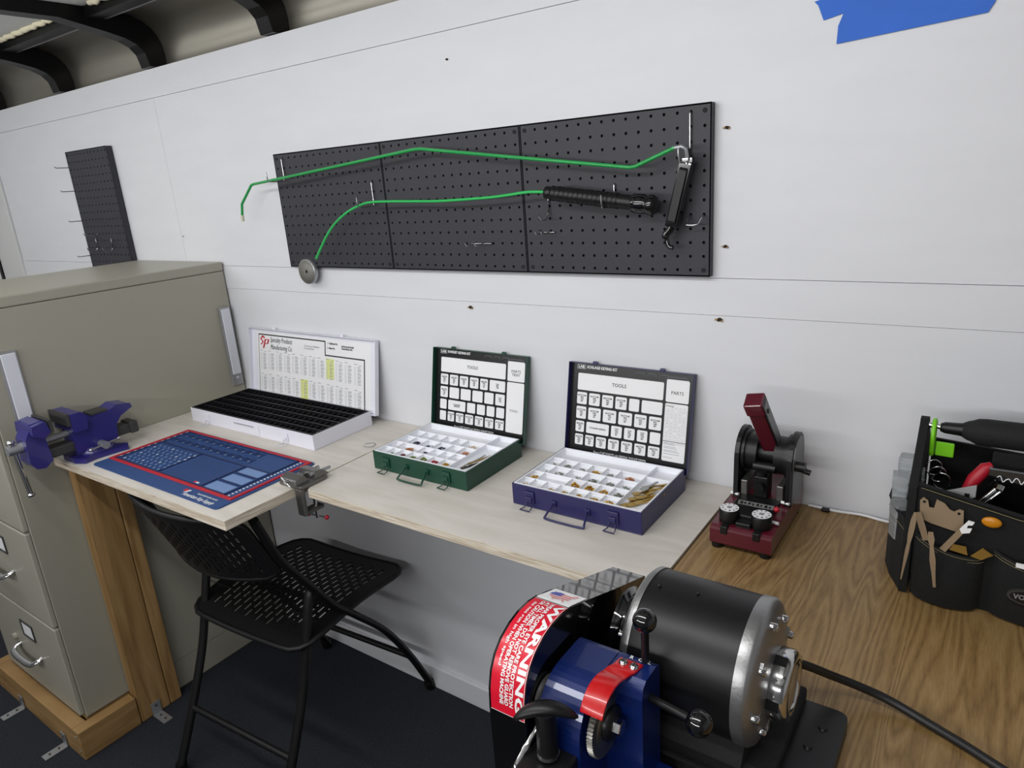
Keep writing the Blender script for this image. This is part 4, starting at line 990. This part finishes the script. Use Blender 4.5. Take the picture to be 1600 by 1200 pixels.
b = MB(); b.cyl((1.340, -.082, .992), (1.370, -.082, .992), .018, BLKM, 20); b.cyl((1.336, -.108, .975), (1.374, -.108, .975), .009, BLKM, 14); build('shaft', b, km)
b = MB(); b.cyl((1.406, -.105, .985), (1.422, -.105, .985), .009, KBLK, 16); b.cyl((1.406, -.09, .975), (1.428, -.09, .970), .005, KBLK, 12); build('side_knob', b, km)
b = MB(); A = basis((1.362, -.082, .998), (.985, .0, .17), (-.15, -.49, .86)); b.box(-.014, .014, -.005, .128, -.013, .011, MARD, A); b.box(-.016, .016, .105, .132, -.018, .014, MAROON, A); lv = build('lever', b, km, .003, 3)
b = MB(); b.box(.0142, .0165, 0, .128, -.014, .012, BLKM, A)
b.box(.0166, .0172, .004, .122, -.012, .010, mat('grey_plate_face', (110, 110, 112)), A)
for q in (.012, .104): b.cyl((.0165, q, 0), (.0190, q, 0), .004, KBLK, 10, A)
build('lever_plate', b, lv, .001)
b = MB(); b.box(1.342, 1.366, -.128, -.098, ZD + .058, ZD + .098, BLKM); b.cyl((1.354, -.128, ZD + .082), (1.354, -.142, ZD + .082), .009, BLKM, 16); b.cyl((1.352, -.120, ZD + .098), (1.352, -.120, ZD + .106), .010, KBLK, 16); build('key_jaw', b, km, .002)
for x in (1.318, 1.380): b = MB(); b.box(x, x + .012, -.125, -.055, ZD + .050, ZD + .085, GREYM); build('carriage_arm', b, km, .002)
for x, y, z in ((1.305, -.125, ZD + .056), (1.393, -.125, ZD + .056), (1.393, -.192, ZD + .050)):
    b = MB(); b.tube([(x - .003, y, z), (x + .011, y - .004, z + .001)], .0028, PAPER, 8); build('pin_lever', b, km, label='pale tipped lever')
b = MB(); b.ball((1.392, -.165, ZD + .060), .0055, TREDG, 12); b.ball((1.400, -.05, ZD + .082), .007, MAROON, 12); build('red_button', b, km)

# ================================================================ DUPLICATOR (foreground)
dm = thing('key_duplicator', 'large key duplicator with black motor, blue body and red warning sticker', 'key duplicator', (1.43, -.68, .8655))
YM, ZM, RM = -.645, .985, .0775
MX0, MX1 = 1.375, 1.505
b = MB(); b.prism(rrect(1.300, 1.577, -.99, -.548, .012), 2, ZD + .0005, ZD + .020, BLKM); build('base_plate', b, dm, .002)
b = MB(); b.box(1.340, 1.530, -.72, -.545, ZD + .020, ZD + .036, BLKM); b.prism([(-.705, ZD + .036), (-.585, ZD + .036), (-.600, .925), (-.690, .925)], 0, 1.38, 1.50, BLKM); b.mats = [FOAMB]; b.m = [0] * len(b.m); build('motor_mount', b, dm, .003)
for x, y in ((1.556, -.585), (1.548, -.62), (1.556, -.75)):
    b = MB(); b.lathe([(.005, 0), (.004, .002)], KBLK, 10, Matrix.Translation((x, y, ZD + .020))); build('base_bolt', b, dm)
A = basis((MX0, YM, ZM), (0, 1, 0), (0, 0, 1))
b = MB(); b.lathe([(RM - .0015, .004), (RM - .0010, .006), (RM - .001, MX1 - MX0 - .006), (RM - .0015, MX1 - MX0 - .004)], MOTORB, 96, A); mo = build('motor', b, dm)
b = MB(); b.lathe([(.03, -.012), (.060, -.010), (RM - .004, -.004), (RM, 0), (RM, .006)], ALUC, 96, A); build('end_bell', b, mo)
L = MX1 - MX0
b = MB(); b.lathe([(RM, L - .012), (RM, L - .001), (RM - .003, L + .003), (RM - .010, L + .006), (.050, L + .010), (.020, L + .012), (.0, L + .012)], ALUC, 96, A)
for k in range(6):
    a = PI / 3 * k + .3; b.box(.048, .062, -.003, .003, L + .004, L + .0105, ALUC, A @ Matrix.Rotation(a, 4, 'Z'))
eb = build('end_bell', b, mo, label='silver cast end cap')
for k in range(8):
    a = PI / 4 * k + .12; b = MB(); X_ = A @ Matrix.Rotation(a, 4, 'Z')
    b.lathe([(.0042, L + .006), (.0042, L + .013), (.0020, L + .014)], CHROME, 8, X_ @ Matrix.Translation((.064 - .006 * (k % 2), 0, 0))); build('screw', b, eb)
b = MB(); X_ = A @ Matrix.Translation((.004, -.012, 0))
b.lathe([(.036, L + .010), (.038, L + .012), (.038, L + .026), (.034, L + .030), (.026, L + .030), (.025, L + .027)], CHROME, 48, X_)
for k in range(5): b.box(.033, .0385, -.006, .006, L + .010, L + .024, BLKM, X_ @ Matrix.Rotation(2 * PI * k / 5 + .6, 4, 'Z'))
hu = build('chrome_hub', b, mo)
b = MB(); b.lathe([(.0, L + .0272), (.026, L + .0272), (.026, L + .0270)][::-1], mat('beige_hub_disc', (170, 150, 118), .5), 32, X_); b.lathe([(.026, L + .026), (.026, L + .0278), (0, L + .0278)], MATS['beige_hub_disc'], 32, X_); build('hub_disc', b, hu)
for a0, x in ((100, .018), (96, .06)):
    b = MB(); pt = Vector((MX0 + x, YM + RM * math.cos(math.radians(a0)), ZM + RM * math.sin(math.radians(a0)))); b.ball(pt, .002, KBLK, 8); build('rivet', b, mo)
# pulley between guard and motor
b = MB(); X_ = basis((MX0 - .034, YM, ZM), (0, 1, 0), (0, 0, 1)); b.lathe([(.018, 0), (.044, .001), (.046, .004), (.036, .009), (.046, .014), (.044, .018), (.020, .020), (.012, .034)], GLOSS, 48, X_); build('pulley', b, dm)
for k in range(4):
    a = PI / 2 * k + 1.1; b = MB(); b.cyl((MX0 - .014, YM + .055 * math.cos(a), ZM + .055 * math.sin(a)), (MX0 - .004, YM + .055 * math.cos(a), ZM + .055 * math.sin(a)), .0045, CHROME, 8); build('motor_bolt', b, dm)
# belt guard: side profile (y,z)
GX0, GX1 = 1.285, 1.330
gprof = [(-.560, .9995), (-.640, 1.0275), (-.711, 1.0535), (-.742, 1.0640), (-.760, 1.0672), (-.778, 1.0668), (-.795, 1.0630), (-.812, 1.0550), (-.824, 1.0440), (-.832, 1.0300), (-.8365, 1.0120), (-.838, .990)]
b = MB(); b.prism(gprof + [(-.838, ZD + .021), (-.560, ZD + .021)], 0, GX0, GX1, GLOSS); 
g = build('belt_guard', b, dm, .0015)
# arc length parameterisation along the guard's top for the stickers
GS = [0]
for i in range(1, len(gprof)): GS.append(GS[-1] + math.dist(gprof[i], gprof[i - 1]))
def gpt(s, x, off):
    s = max(0, min(s, GS[-1] + .05)); i = 0
    while i < len(GS) - 2 and GS[i + 1] < s: i += 1
    f = (s - GS[i]) / (GS[i + 1] - GS[i]); y = gprof[i][0] + (gprof[i + 1][0] - gprof[i][0]) * f; z = gprof[i][1] + (gprof[i + 1][1] - gprof[i][1]) * f
    # smooth normal
    def nrm(j):
        a, c = gprof[max(j - 1, 0)], gprof[min(j + 1, len(gprof) - 1)]; d = Vector((c[0] - a[0], c[1] - a[1])).normalized(); return Vector((d.y, -d.x)) 
    n = (nrm(i) * (1 - f) + nrm(i + 1) * f).normalized()
    n = -n if (n.y < 0 and gprof[i][0] > -.78) else n
    if n.dot(Vector((-.25, 1))) < 0: n = -n
    return Vector((x, y + n.x * off, z + n.y * off))
def sticker(s0, s1, x0, x1, off, m, b, n=26):
    vs = []; fs = []
    for i in range(n + 1):
        s = s0 + (s1 - s0) * i / n; vs += [gpt(s, x0, off), gpt(s, x1, off)]
    for i in range(n): fs.append((2 * i, 2 * i + 2, 2 * i + 3, 2 * i + 1))
    b.add(vs, fs, m, True)
sA = GS[3] + .006; sB = GS[-1] + .0
b = MB(); sticker(sA, sB, GX0 + .003, GX1 - .001, .0006, STR, b); sticker(sA, sB, GX1 - .0018, GX1 - .0013, .0009, STW, b); sticker(sA, sA + .0006, GX0 + .003, GX1 - .001, .0009, STW, b, 2); sticker(sB - .0006, sB, GX0 + .003, GX1 - .001, .0009, STW, b, 2)
def onguard(s0, x0):
    # text x axis runs along s (down the guard), text y axis towards +x
    return lambda v: gpt(s0 + v.x, x0 + v.y, .0012)
LS = sB - sA
def fit(txt, size, s0, xc, wid, bold, m):
    c = bpy.data.curves.new('m', 'FONT'); c.body = txt; c.size = size; o = bpy.data.objects.new('m', c); COL.objects.link(o)
    bpy.context.view_layer.update(); wd = o.dimensions.x; bpy.data.objects.remove(o); bpy.data.curves.remove(c)
    b.text(txt, size, m, None, 'LEFT', 'CENTER', bold=bold, sx=wid / wd, fn=onguard(s0, xc))
fit('WARNING', .0125, sA + .003, GX1 - .0078, LS * .92, .00045, STW)
fit('WEAR PROPER EYE CARE PROTECTION', .0062, sA + .003, GX1 - .0170, LS * .90, .0002, STW)
fit('AT ALL TIMES. DO NOT REMOVE GUARD', .0062, sA + .003, GX1 - .0228, LS * .90, .0002, STW)
fit('OR CAUTION WHEN OPERATING MACHINE', .0062, sA + .003, GX1 - .0286, LS * .90, .0002, STW)
fit('do not run in high speed', .0050, sA + .009, GX1 - .0345, LS * .58, .0001, STW)
build('warning_sticker', b, g, label='red warning sticker with white lettering')
b = MB(); s0 = GS[2] - .004; s1 = sA - .002; sticker(s0, s1, GX0 + .003, GX1 - .0015, .0006, STW, b)
# flag in the shape of a country outline, striped
us = [(.08, .62), (.12, .80), (.35, .86), (.55, .80), (.70, .84), (.86, .95), (.92, .80), (.80, .62), (.82, .45), (.72, .30), (.76, .12), (.68, .16), (.62, .30), (.48, .26), (.42, .10), (.34, .24), (.20, .32), (.10, .45)]
def inside(u, v):
    c = False; j = len(us) - 1
    for i in range(len(us)):
        if (us[i][1] > v) != (us[j][1] > v) and u < (us[j][0] - us[i][0]) * (v - us[i][1]) / (us[j][1] - us[i][1]) + us[i][0]: c = not c
        j = i
    return c
N_ = 26
for i in range(N_):
    for j in range(N_):
        u, v = (i + .5) / N_, (j + .5) / N_
        if inside(u, v):
            xa = GX1 - .004 - .036 * (1 - u) ; ss = s1 - .001 - (s1 - s0 - .004) * v
            blue = u < .42 and v > .52
            if not blue and j % 4 in (0, 1): continue
            h = .5 / N_
            vs = [gpt(ss + dy * (s1 - s0) * h, xa + dx * .036 * h, .0010) for dx, dy in ((-1, -1), (1, -1), (1, 1), (-1, 1))]
            b.add(vs, [(0, 1, 2, 3)], FLAGB if blue else FLAGR)
build('flag_sticker', b, g, label='white sticker with red striped flag map')
# blue body
b = MB(); b.prism([(-.733, .90), (-.733, 1.024), (-.742, 1.0265), (-.780, 1.0265)] + [(-.780 - .048 * math.sin(a_ * PI / 24), .9785 + .048 * math.cos(a_ * PI / 24)) for a_ in range(1, 13)] + [(-.828, .90)], 0, 1.336, 1.384, BLUEM)
b.prism([(-.733, .8855 + .015), (-.733, 1.024), (-.742, 1.0265), (-.765, 1.0265), (-.772, 1.022), (-.775, 1.010), (-.775, .900)], 0, 1.383, 1.425, BLUEM)
b.prism([(-.735, ZD + .021), (-.735, .905), (-.80, .905), (-.86, ZD + .05), (-.90, ZD + .021)], 0, 1.37, 1.44, BLUEM)
bd = build('body', b, dm, .004, 3)
b = MB()
for k, c_ in enumerate('RCL'): b.text(c_, .0065, STW, basis((1.3985 + k * .0095, -.7415 + k * .0006, 1.0272), (1, 0, 0), (0, 1, 0)), bold=.0002)
build('lettering', b, bd)
# wheel guard red
b = MB(); gp_ = [(-.747, 1.0268), (-.762, 1.0275), (-.768, 1.0285), (-.773, 1.0270), (-.778, 1.0290), (-.786, 1.0315), (-.796, 1.0325), (-.805, 1.0310), (-.813, 1.0270), (-.819, 1.0215), (-.823, 1.0150)]
inn = [(y + .0015 if i > 3 else y, z - .0018 if i < 8 else z - .0003) for i, (y, z) in enumerate(gp_)]
vsO = []; 
def rg(x0a, x1a, x0b, x1b): pass
W0, W1 = 1.381, 1.407
nn = len(gp_); vs = []; fs = []
for i, ((y, z), (yi, zi)) in enumerate(zip(gp_, inn)):
    sh = .006 * max(0, (3 - i)) / 3; x0_, x1_ = W0 + sh + .002, W1 + sh * 1.2
    vs += [(x0_, y, z + .0016), (x1_, y, z + .0016), (x0_, yi, zi + .0006), (x1_, yi, zi + .0006)]
for i in range(nn - 1):
    a, c = 4 * i, 4 * i + 4
    fs += [(a, a + 1, c + 1, c), (a + 2, c + 2, c + 3, a + 3), (a, c, c + 2, a + 2), (a + 1, a + 3, c + 3, c + 1)]
fs += [(0, 2, 3, 1), (4 * nn - 4, 4 * nn - 3, 4 * nn - 1, 4 * nn - 2)]
b.add(vs, fs, REDP, True); wg = build('cutter_guard', b, dm, .0006)
for x, y in ((1.3955, -.7545), (1.4075, -.7555)):
    b = MB(); X_ = Matrix.Translation((x, y, 1.0285)); b.lathe([(.0048, 0), (.0048, .0010), (.0036, .0030), (.0012, .0038), (0, .0038)], CHROME, 16, X_); b.box(-.0028, .0028, -.0006, .0006, .0037, .0041, DGREY, X_); b.box(-.0006, .0006, -.0028, .0028, .0037, .0041, DGREY, X_); build('screw', b, wg)
# cutter wheel
X_ = basis((1.3925, -.790, .9830), (0, 1, 0), (0, 0, 1)); b = MB(); N_ = 60; vs = []; rr = .0345
for k in range(2 * N_):
    a = PI * k / N_; r2 = rr - (.0018 if k % 2 else 0); vs.append((r2 * math.cos(a + (.02 if k % 2 else 0)), r2 * math.sin(a)))
b.prism(vs, 2, -.003, .003, mat('tool_steel', (130, 128, 122), .35, .9), X_); b.lathe([(.0245, .0030), (.0240, .0036), (.008, .0036)], MATS['tool_steel'], 40, X_); cw = build('cutter_wheel', b, dm)
b = MB(); b.lathe([(.017, .0036), (.017, .009), (.012, .011), (.0, .011)], BLKM, 32, X_); b.lathe([(.0085, .011), (.0085, .018), (.007, .0185), (0, .0185)], CHROME, 6, X_, False); build('arbor_nut', b, cw)
# lever knobs
b = MB(); b.tube([(1.425, -.758, 1.002), (1.474, -.772, 1.009)], .0042, BLKM, 12); kb = build('clamp_lever', b, dm); b = MB(); b.ball((1.482, -.775, 1.011), .0125, GLOSS, 28); build('ball_knob', b, kb)
b = MB(); b.tube([(1.412, -.738, 1.020), (1.4195, -.754, 1.080)], .004, BLKM, 12); kb = build('carriage_lever', b, dm); b = MB(); b.ball((1.4208, -.757, 1.0888), .0118, GLOSS, 28); build('ball_knob', b, kb)
# winged knob with post and key jaw underneath
wx, wy, wz = 1.357, -.842, 1.020
b = MB(); A = Matrix.Translation((wx, wy, wz)) @ Matrix.Rotation(.56, 4, 'Z')
vs = []; fs = []; K = 16; n = 10
for i in range(K + 1):
    t_ = -1 + 2 * i / K; hw = .0085 * math.sqrt(max(0, 1 - t_ * t_)) + .0005; hh = .0055 * math.sqrt(max(0, 1 - t_ * t_ * .98)) + .0005
    for k in range(n): a = 2 * PI * k / n; vs.append((t_ * .031, hw * math.cos(a), -.012 * t_ * t_ + .004 + hh * math.sin(a)))
for i in range(K):
    for k in range(n): fs.append((i * n + k, (i + 1) * n + k, (i + 1) * n + (k + 1) % n, i * n + (k + 1) % n))
b.add(vs, [f[::-1] for f in fs], KBLK, True, A); b.lathe([(.0105, -.050), (.0100, -.004), (.012, .002)], KBLK, 24, A); wk = build('wing_knob', b, dm)
b = MB(); b.lathe([(.0112, -.0505), (.0112, -.048)], CHROME, 24, A); build('knob_ring', b, wk)
b = MB(); b.box(wx - .022, wx + .024, wy - .034, wy + .022, .930, .966, BLKM); b.box(wx - .020, wx + .022, wy - .060, wy - .034, .925, .955, GREYM); b.box(wx - .026, wx + .028, wy - .05, wy + .03, ZD + .021, .93, BLKM); build('key_jaw', b, dm, .003)
b = MB(); b.tube(smooth_path([(wx - .018, wy + .014, .985), (wx - .022, wy - .002, .972), (wx - .024, wy - .020, .960), (wx - .023, wy - .030, .940)], 5), [.0045, .004, .003, .003, .003, .0035, .004, .003, .003, .003, .0035, .003, .0025, .003, .003, .003], CHROME, 10)
build('jaw_lever', b, dm)
b = MB(); b.tube(smooth_path([(wx + .028, wy - .022, .972), (wx + .024, wy - .035, .962), (wx + .020, wy - .052, .945)], 5), .003, CHROME, 10); b.ball((wx + .0285, wy - .021, .973), .0048, CHROME, 12); build('jaw_lever', b, dm)
# tyre-like reflector sheet marks are reflections; carriage behind guard
b = MB(); b.lathe([(.023, 0), (.023, .004), (.020, .005)], DGREY, 32, basis((1.331, -.802, .996), (0, 1, 0), (0, 0, 1))); build('guide_disc', b, dm)
b = MB(); b.cyl((1.405, -.70, .902), (1.405, -.70, .906), .006, CHROME, 8); b.cyl((1.462, -.800, ZD + .0200), (1.462, -.800, ZD + .026), .010, BLKM, 16); build('base_screw', b, dm)

# power cord
b = MB(); b.tube(smooth_path([(1.508, -.600, .966), (1.525, -.570, .950), (1.552, -.525, .912), (1.578, -.503, .892), (1.610, -.495, .880), (1.652, -.503, .8722), (1.707, -.527, .8715), (1.76, -.56, .8715), (1.86, -.66, .8715), (1.9, -.80, .8715)], 8), .0052, BLACKC, 12)
tag(build('power_cord', b), 'black power cord running from the motor across the oak desk', 'cord')

# ================================================================ TOOL BAG
BX0, BX1, BY0, BY1 = 1.602, 1.97, -.226, -.055
bg = thing('tool_bag', 'black open tote tool bag with padded bar handle on the desk', 'tool bag', (1.78, -.14, ZD))
z0 = ZD + .0008
b = MB(); wl = .006
b.box(BX0, BX1, BY0, BY1, z0, z0 + .008, FAB)
b.prism([(BX0, z0 + .008), (BX1, z0 + .008), (BX1, 1.010), (BX0 + .12, 1.022), (BX0 - .002, 1.045)], 1, BY0, BY0 + wl, FAB)
b.prism([(BX0, z0 + .008), (BX1, z0 + .008), (BX1, 1.03), (BX0, 1.055)], 1, BY1 - wl, BY1, FAB)
b.box(BX1 - wl, BX1, BY0 + wl, BY1 - wl, z0 + .008, 1.01, FAB)
b.box(BX0 + .08, BX1 - .01, -.140, -.134, z0 + .008, 1.075, FAB)
build('bag_body', b, bg, .003, 3)
# upright end panel with peak for the handle
b = MB(); b.prism([(BY0 - .004, z0), (BY1 + .004, z0), (BY1 + .004, 1.045), (-.120, 1.105), (-.128, 1.114), (-.142, 1.114), (-.150, 1.105), (BY0 - .004, 1.040)], 0, BX0 - .014, BX0 - .003, FAB); build('end_panel', b, bg, .003)
# piping
b = MB(); b.tube([(BX0 - .002, BY0 - .001, 1.045), (BX0 + .118, BY0 - .001, 1.022), (BX1, BY0 - .001, 1.010)], .0028, FAB, 8); b.tube([(BX0 + .002, BY0 - .0035, 1.040), (BX0 + .118, BY0 - .0035, 1.017), (BX1, BY0 - .0035, 1.005)], .0006, STITCH, 5); build('top_binding', b, bg)
# front pockets bulging out
def pocket(x0, x1, ztl, ztr, dip, depth, name='front_pocket'):
    b = MB(); n = 14; vs = []; K = 6
    for i in range(n + 1):
        f = i / n; x = x0 + (x1 - x0) * f; zt = ztl + (ztr - ztl) * f - dip * math.sin(PI * f); bl_ = math.sin(PI * f) ** .5
        for j in range(K + 1):
            g_ = j / K; y = BY0 - .002 - depth * bl_ * (.55 + .45 * math.sin(PI * min(1, g_ * .8 + .2))); vs.append((x, y, z0 + .004 + (zt - z0 - .004) * g_))
    fs = [(i * (K + 1) + j, (i + 1) * (K + 1) + j, (i + 1) * (K + 1) + j + 1, i * (K + 1) + j + 1) for i in range(n) for j in range(K)]
    b.add(vs, fs, FAB, True)
    vs2 = [(x, y + .003, z) for x, y, z in vs]; b.add(vs2, [f[::-1] for f in fs], FAB, True)
    # bottom closure, binding and stitching on the rim
    bot = [vs[i * (K + 1)] for i in range(n + 1)]; b.add(bot + [(BX, BY0, z0 + .004) for BX in (x1, x0)], [tuple(range(n + 3))], FAB)
    rim = [vs[i * (K + 1) + K] for i in range(n + 1)]; b.tube(rim, .0024, FAB, 8); b.tube([(x, y - .0022, z - .001) for x, y, z in rim], .0005, STITCH, 5); b.tube([(x, y - .0012, z - .0055) for x, y, z in rim], .0005, STITCH, 5)
    return build(name, b, bg)
pocket(BX0 + .002, BX0 + .086, .968, .950, .006, .026)
pk2 = pocket(BX0 + .096, BX0 + .215, .965, .960, .012, .024)
pocket(BX0 + .22, BX1 - .005, .965, .960, .012, .024)
b = MB(); yb_ = BY0 - .0295; vs = [(1.744 + .027 * math.cos(a), .919 + .0115 * math.sin(a)) for a in [2 * PI * k / 32 for k in range(32)]]
b.prism(vs, 1, yb_ - .0015, yb_ + .004, DGREY); vs = [(1.744 + .024 * math.cos(a), .919 + .0092 * math.sin(a)) for a in [2 * PI * k / 32 for k in range(32)]]; b.prism(vs, 1, yb_ - .0022, yb_, KBLK)
b.text('VOYAGER', .0100, STEEL, basis((1.745, yb_ - .0025, .919), (1, 0, 0), (0, 0, 1)), bold=.0003, sx=.92); build('badge', b, pk2)
# end pocket at the left holding clear bottles
b = MB(); b.prism([(1.588, -.225), (1.588, -.075), (1.566, -.075), (1.560, -.095), (1.560, -.150), (1.570, -.185)], 2, z0, .982, FAB); b.tube([(1.588, -.226, .983), (1.569, -.186, .983), (1.559, -.150, .983), (1.559, -.095, .983), (1.566, -.074, .983)], .0022, FAB, 8); b.tube([(1.588, -.2275, .968), (1.5685, -.1865, .968), (1.5585, -.150, .968)], .0005, STITCH, 5); build('end_pocket', b, bg, .003)
# handle: rod with tapered foam grip
b = MB(); b.tube([(BX0 - .012, -.135, 1.103), (BX0 + .06, -.135, 1.098), (BX1, -.135, 1.100)], .0042, CHROME, 10); hd = build('handle_rod', b, bg)
A = basis((BX0 + .006, -.135, 1.101), (0, 1, 0), (.0, 0, 1))
b = MB(); b.lathe([(.0062, .006), (.0085, .012), (.0095, .030), (.0105, .036)], KBLK, 20, A); b.lathe([(.0105, .034), (.0140, .040), (.0155, .045), (.0190, .052), (.0200, .062), (.0200, .28), (.017, .30)], FOAMB, 28, A); build('grip', b, hd)
# tools in and on the bag: each its own thing
for k, (x, y, z, rz_) in enumerate(((1.571, -.150, 1.018, .1), (1.575, -.112, 1.034, -.05), (1.577, -.1815, .985, .5))):
    b = MB(); X_ = Matrix.Translation((x, y, z)) @ Matrix.Rotation(rz_, 4, 'Z'); h_ = .052
    b.prism(rrect(-.0105, .0105, -.0125, .0125, .003), 2, -h_, -.004, CLEAR, X_); b.prism(rrect(-.0115, .0115, -.0135, .0135, .003), 2, -.016, .004, CLEAR, X_); b.box(-.009, .009, -.011, .011, -.030, -.026, CLEAR, X_)
    tag(build('clear_vial', b, None, .0008), ('clear plastic vial in the end pocket of the tool bag, middle one', 'clear plastic vial farthest back in the end pocket of the tool bag', 'clear plastic vial lowest and nearest in the end pocket of the bag')[k], 'vial', 'clear vials in the bag end pocket')
# lime carabiner and keyrings
t = thing('carabiner', 'lime green carabiner clipped on the bag handle rod with rings', 'carabiner', (1.606, -.136, 1.06))
b = MB(); b.tube(smooth_path([(1.6065, -.150, 1.062), (1.6065, -.1535, 1.090), (1.6065, -.146, 1.108), (1.6065, -.135, 1.111), (1.6065, -.125, 1.104), (1.6065, -.123, 1.08), (1.6065, -.128, 1.062), (1.6065, -.139, 1.057)], 5)[:-1], .0032, LIME, 10, closed=True); build('hook_body', b, t)
b = MB(); A = basis((1.613, -.146, 1.058), (1, .2, -.1), (0, 0, 1)); b.box(-.002, .022, .002, .024, -.0022, .0022, LIME, A); build('tag', b, t, .0015)
for k in range(3):
    b = MB(); cx_, cz_ = 1.612 + .006 * k, 1.042 - .010 * k; R_ = .012 + .001 * k
    b.tube([(cx_ + R_ * math.cos(a) * .85, -.152 + .003 * math.cos(a + k), cz_ + R_ * math.sin(a)) for a in [2 * PI * i / 24 for i in range(24)]], .0011, CHROME, 6, closed=True)
    build('key_ring', b, t)
b = MB()
for i in range(6): b.ball((1.597 + .0015 * (i % 2), -.168, 1.035 - i * .009), .0055, CLEAR, 10)
b.box(1.5945, 1.6025, -.171, -.165, .985, 1.045, CLEAR); tag(build('blister_strip', b), 'clear bubbled plastic strip standing inside the bag left end', 'plastic strip')
def hand(name, label, cat, fn):
    b = MB(); fn(b); return tag(build(name, b, None, .0006), label, cat)
t = thing('pliers', 'red handled pliers sticking out of the bag between clear tools', 'pliers', (1.672, -.18, 1.03))
b = MB(); b.tube([(1.655, -.165, 1.015), (1.664, -.162, 1.038), (1.676, -.158, 1.056), (1.683, -.156, 1.060)], [.007, .0095, .009, .006], TREDG, 12); build('grip', b, t)
b = MB(); b.tube([(1.655, -.165, 1.015), (1.648, -.168, .985)], .005, STEEL, 8); build('jaws', b, t)
hand('tension_wrench', 'pair of slim chrome bars leaning out of the bag centre', 'tool', lambda b: (b.tube([(1.668, -.195, 1.010), (1.690, -.190, 1.040)], .0028, CHROME, 8), b.tube([(1.672, -.198, 1.008), (1.696, -.193, 1.038)], .0028, CHROME, 8), b.cyl((1.694, -.195, 1.040), (1.696, -.190, 1.045), .005, CHROME, 10)))
hand('clear_scoop', 'clear plastic scoop with square slot lying at the bag opening', 'scoop', lambda b: (b.prism([(1.628, 1.030), (1.668, 1.048), (1.668, 1.032), (1.652, 1.020)], 1, -.212, -.206, mat('frosted_plastic', (170, 170, 172), .3, trans=.3)), b.box(1.655, 1.661, -.2135, -.212, 1.030, 1.036, KBLK)))
hand('orange_screwdriver', 'small orange ended driver among the tools in the bag', 'screwdriver', lambda b: b.tube([(1.690, -.165, 1.02), (1.695, -.163, 1.048)], .004, mat('amber_plastic', (0, 0, 0)), 10))
hand('amber_light', 'oval amber plastic clip on the front of the tool bag', 'clip', lambda b: (b.ball((1.690, BY0 - .006, 1.008), .0095, ORNG, 20, (1.25, .45, .82))))
hand('black_pouch', 'black plastic pouch with white cursive print standing in the bag', 'pouch', lambda b: (b.box(1.680, 1.78, -.176, -.166, .98, 1.062, GLOSS), b.tube(smooth_path([(1.690 + .0035 * i, -.1766, 1.0505 + .0038 * math.sin(i * 2.2) + .0015 * math.cos(i)) for i in range(14)], 4), .0007, PAPER, 5)))
# key gauge plate and picks on the bag front
gy = BY0 - .005
t = thing('key_gauge', 'tan steel notched gauge plate in the bag front pocket', 'gauge', (1.64, gy, 1.0))
b = MB(); b.prism([(1.606, .995), (1.604, 1.022), (1.608, 1.028), (1.614, 1.024), (1.616, 1.014), (1.622, 1.014), (1.624, 1.028), (1.634, 1.024), (1.641, 1.016), (1.646, 1.014), (1.652, 1.019), (1.657, 1.018), (1.659, .992), (1.652, .984), (1.62, .990)], 1, gy - .0022, gy, TANM); b.cyl((1.6095, gy - .0021, 1.0215), (1.6095, gy - .0026, 1.0215), .002, KBLK, 10); b.cyl((1.652, gy - .0021, 1.0125), (1.652, gy - .0026, 1.0125), .002, KBLK, 10); build('plate', b, t)
def flatbar(pts, y, m, label, name, rows=None, y2=None):
    b = MB(); b.prism(pts, 1, y - .002, y, m); tag(build(name, b, None, .0004), label, 'tool', 'flat steel tools in the bag front pocket')
def along(x0, z0_, x1, z1_, ws):
    """polygon along a line with half widths ws at even steps"""
    d = Vector((x1 - x0, z1_ - z0_)); n_ = Vector((-d.y, d.x)).normalized(); k = len(ws) - 1
    L_ = [(x0 + d.x * i / k + n_.x * w_, z0_ + d.y * i / k + n_.y * w_) for i, w_ in enumerate(ws)]; R_ = [(x0 + d.x * i / k - n_.x * w_, z0_ + d.y * i / k - n_.y * w_) for i, w_ in enumerate(ws)]
    return L_ + R_[::-1]
yo = BY0 - .032
flatbar(along(1.6015, 1.0145, 1.5925, .905, [.0015, .0034, .0036, .0032, .0020, .0024, .0022, .0016, .0012, .0008]), yo, TANM, 'long slender tan pick hanging over the bag left end', 'lock_pick')
flatbar(along(1.6225, .989, 1.6345, .905, [.003, .0042, .0022, .0030, .0038, .0032, .0024, .0020, .0018]), yo, TANM, 'tan double ended pick with forked top hanging over the front pocket', 'lock_pick')
flatbar(along(1.6035, 1.006, 1.617, .965, [.004, .0044, .004]), BY0 - .012, TANM, 'short tan flat bar tucked between pocket and bag left end', 'flat_bar')
flatbar(along(1.638, .958, 1.660, .998, [.0042, .0040, .0038, .0036]), BY0 - .018, TANM, 'tan flat bar leaning right out of the front pocket', 'flat_bar')
flatbar([(1.655, .996), (1.664, 1.011), (1.671, 1.010), (1.669, 1.005), (1.664, 1.004), (1.663, .999), (1.669, 1.000), (1.667, .993), (1.658, .990)], BY0 - .019, PAPER, 'white notched tip on the bar leaning from the front pocket', 'notched_tip')
flatbar([(1.646, .958), (1.650, .968), (1.665, .968), (1.668, .955)], BY0 - .012, BRASS, 'dull brass plate edge low in the front pocket', 'brass_plate')
flatbar([(1.671, .956), (1.684, .972), (1.690, .968), (1.697, .964), (1.692, .960), (1.684, .953)], BY0 - .014, BRASS, 'brass arrow shaped plate at the right edge of the front pocket', 'brass_plate')
flatbar([(1.722, .966), (1.731, .966), (1.731, .972), (1.738, .971), (1.738, .959), (1.722, .960)], BY0 - .026, PAPER, 'white plastic piece peeking from the second front pocket', 'white_clip')
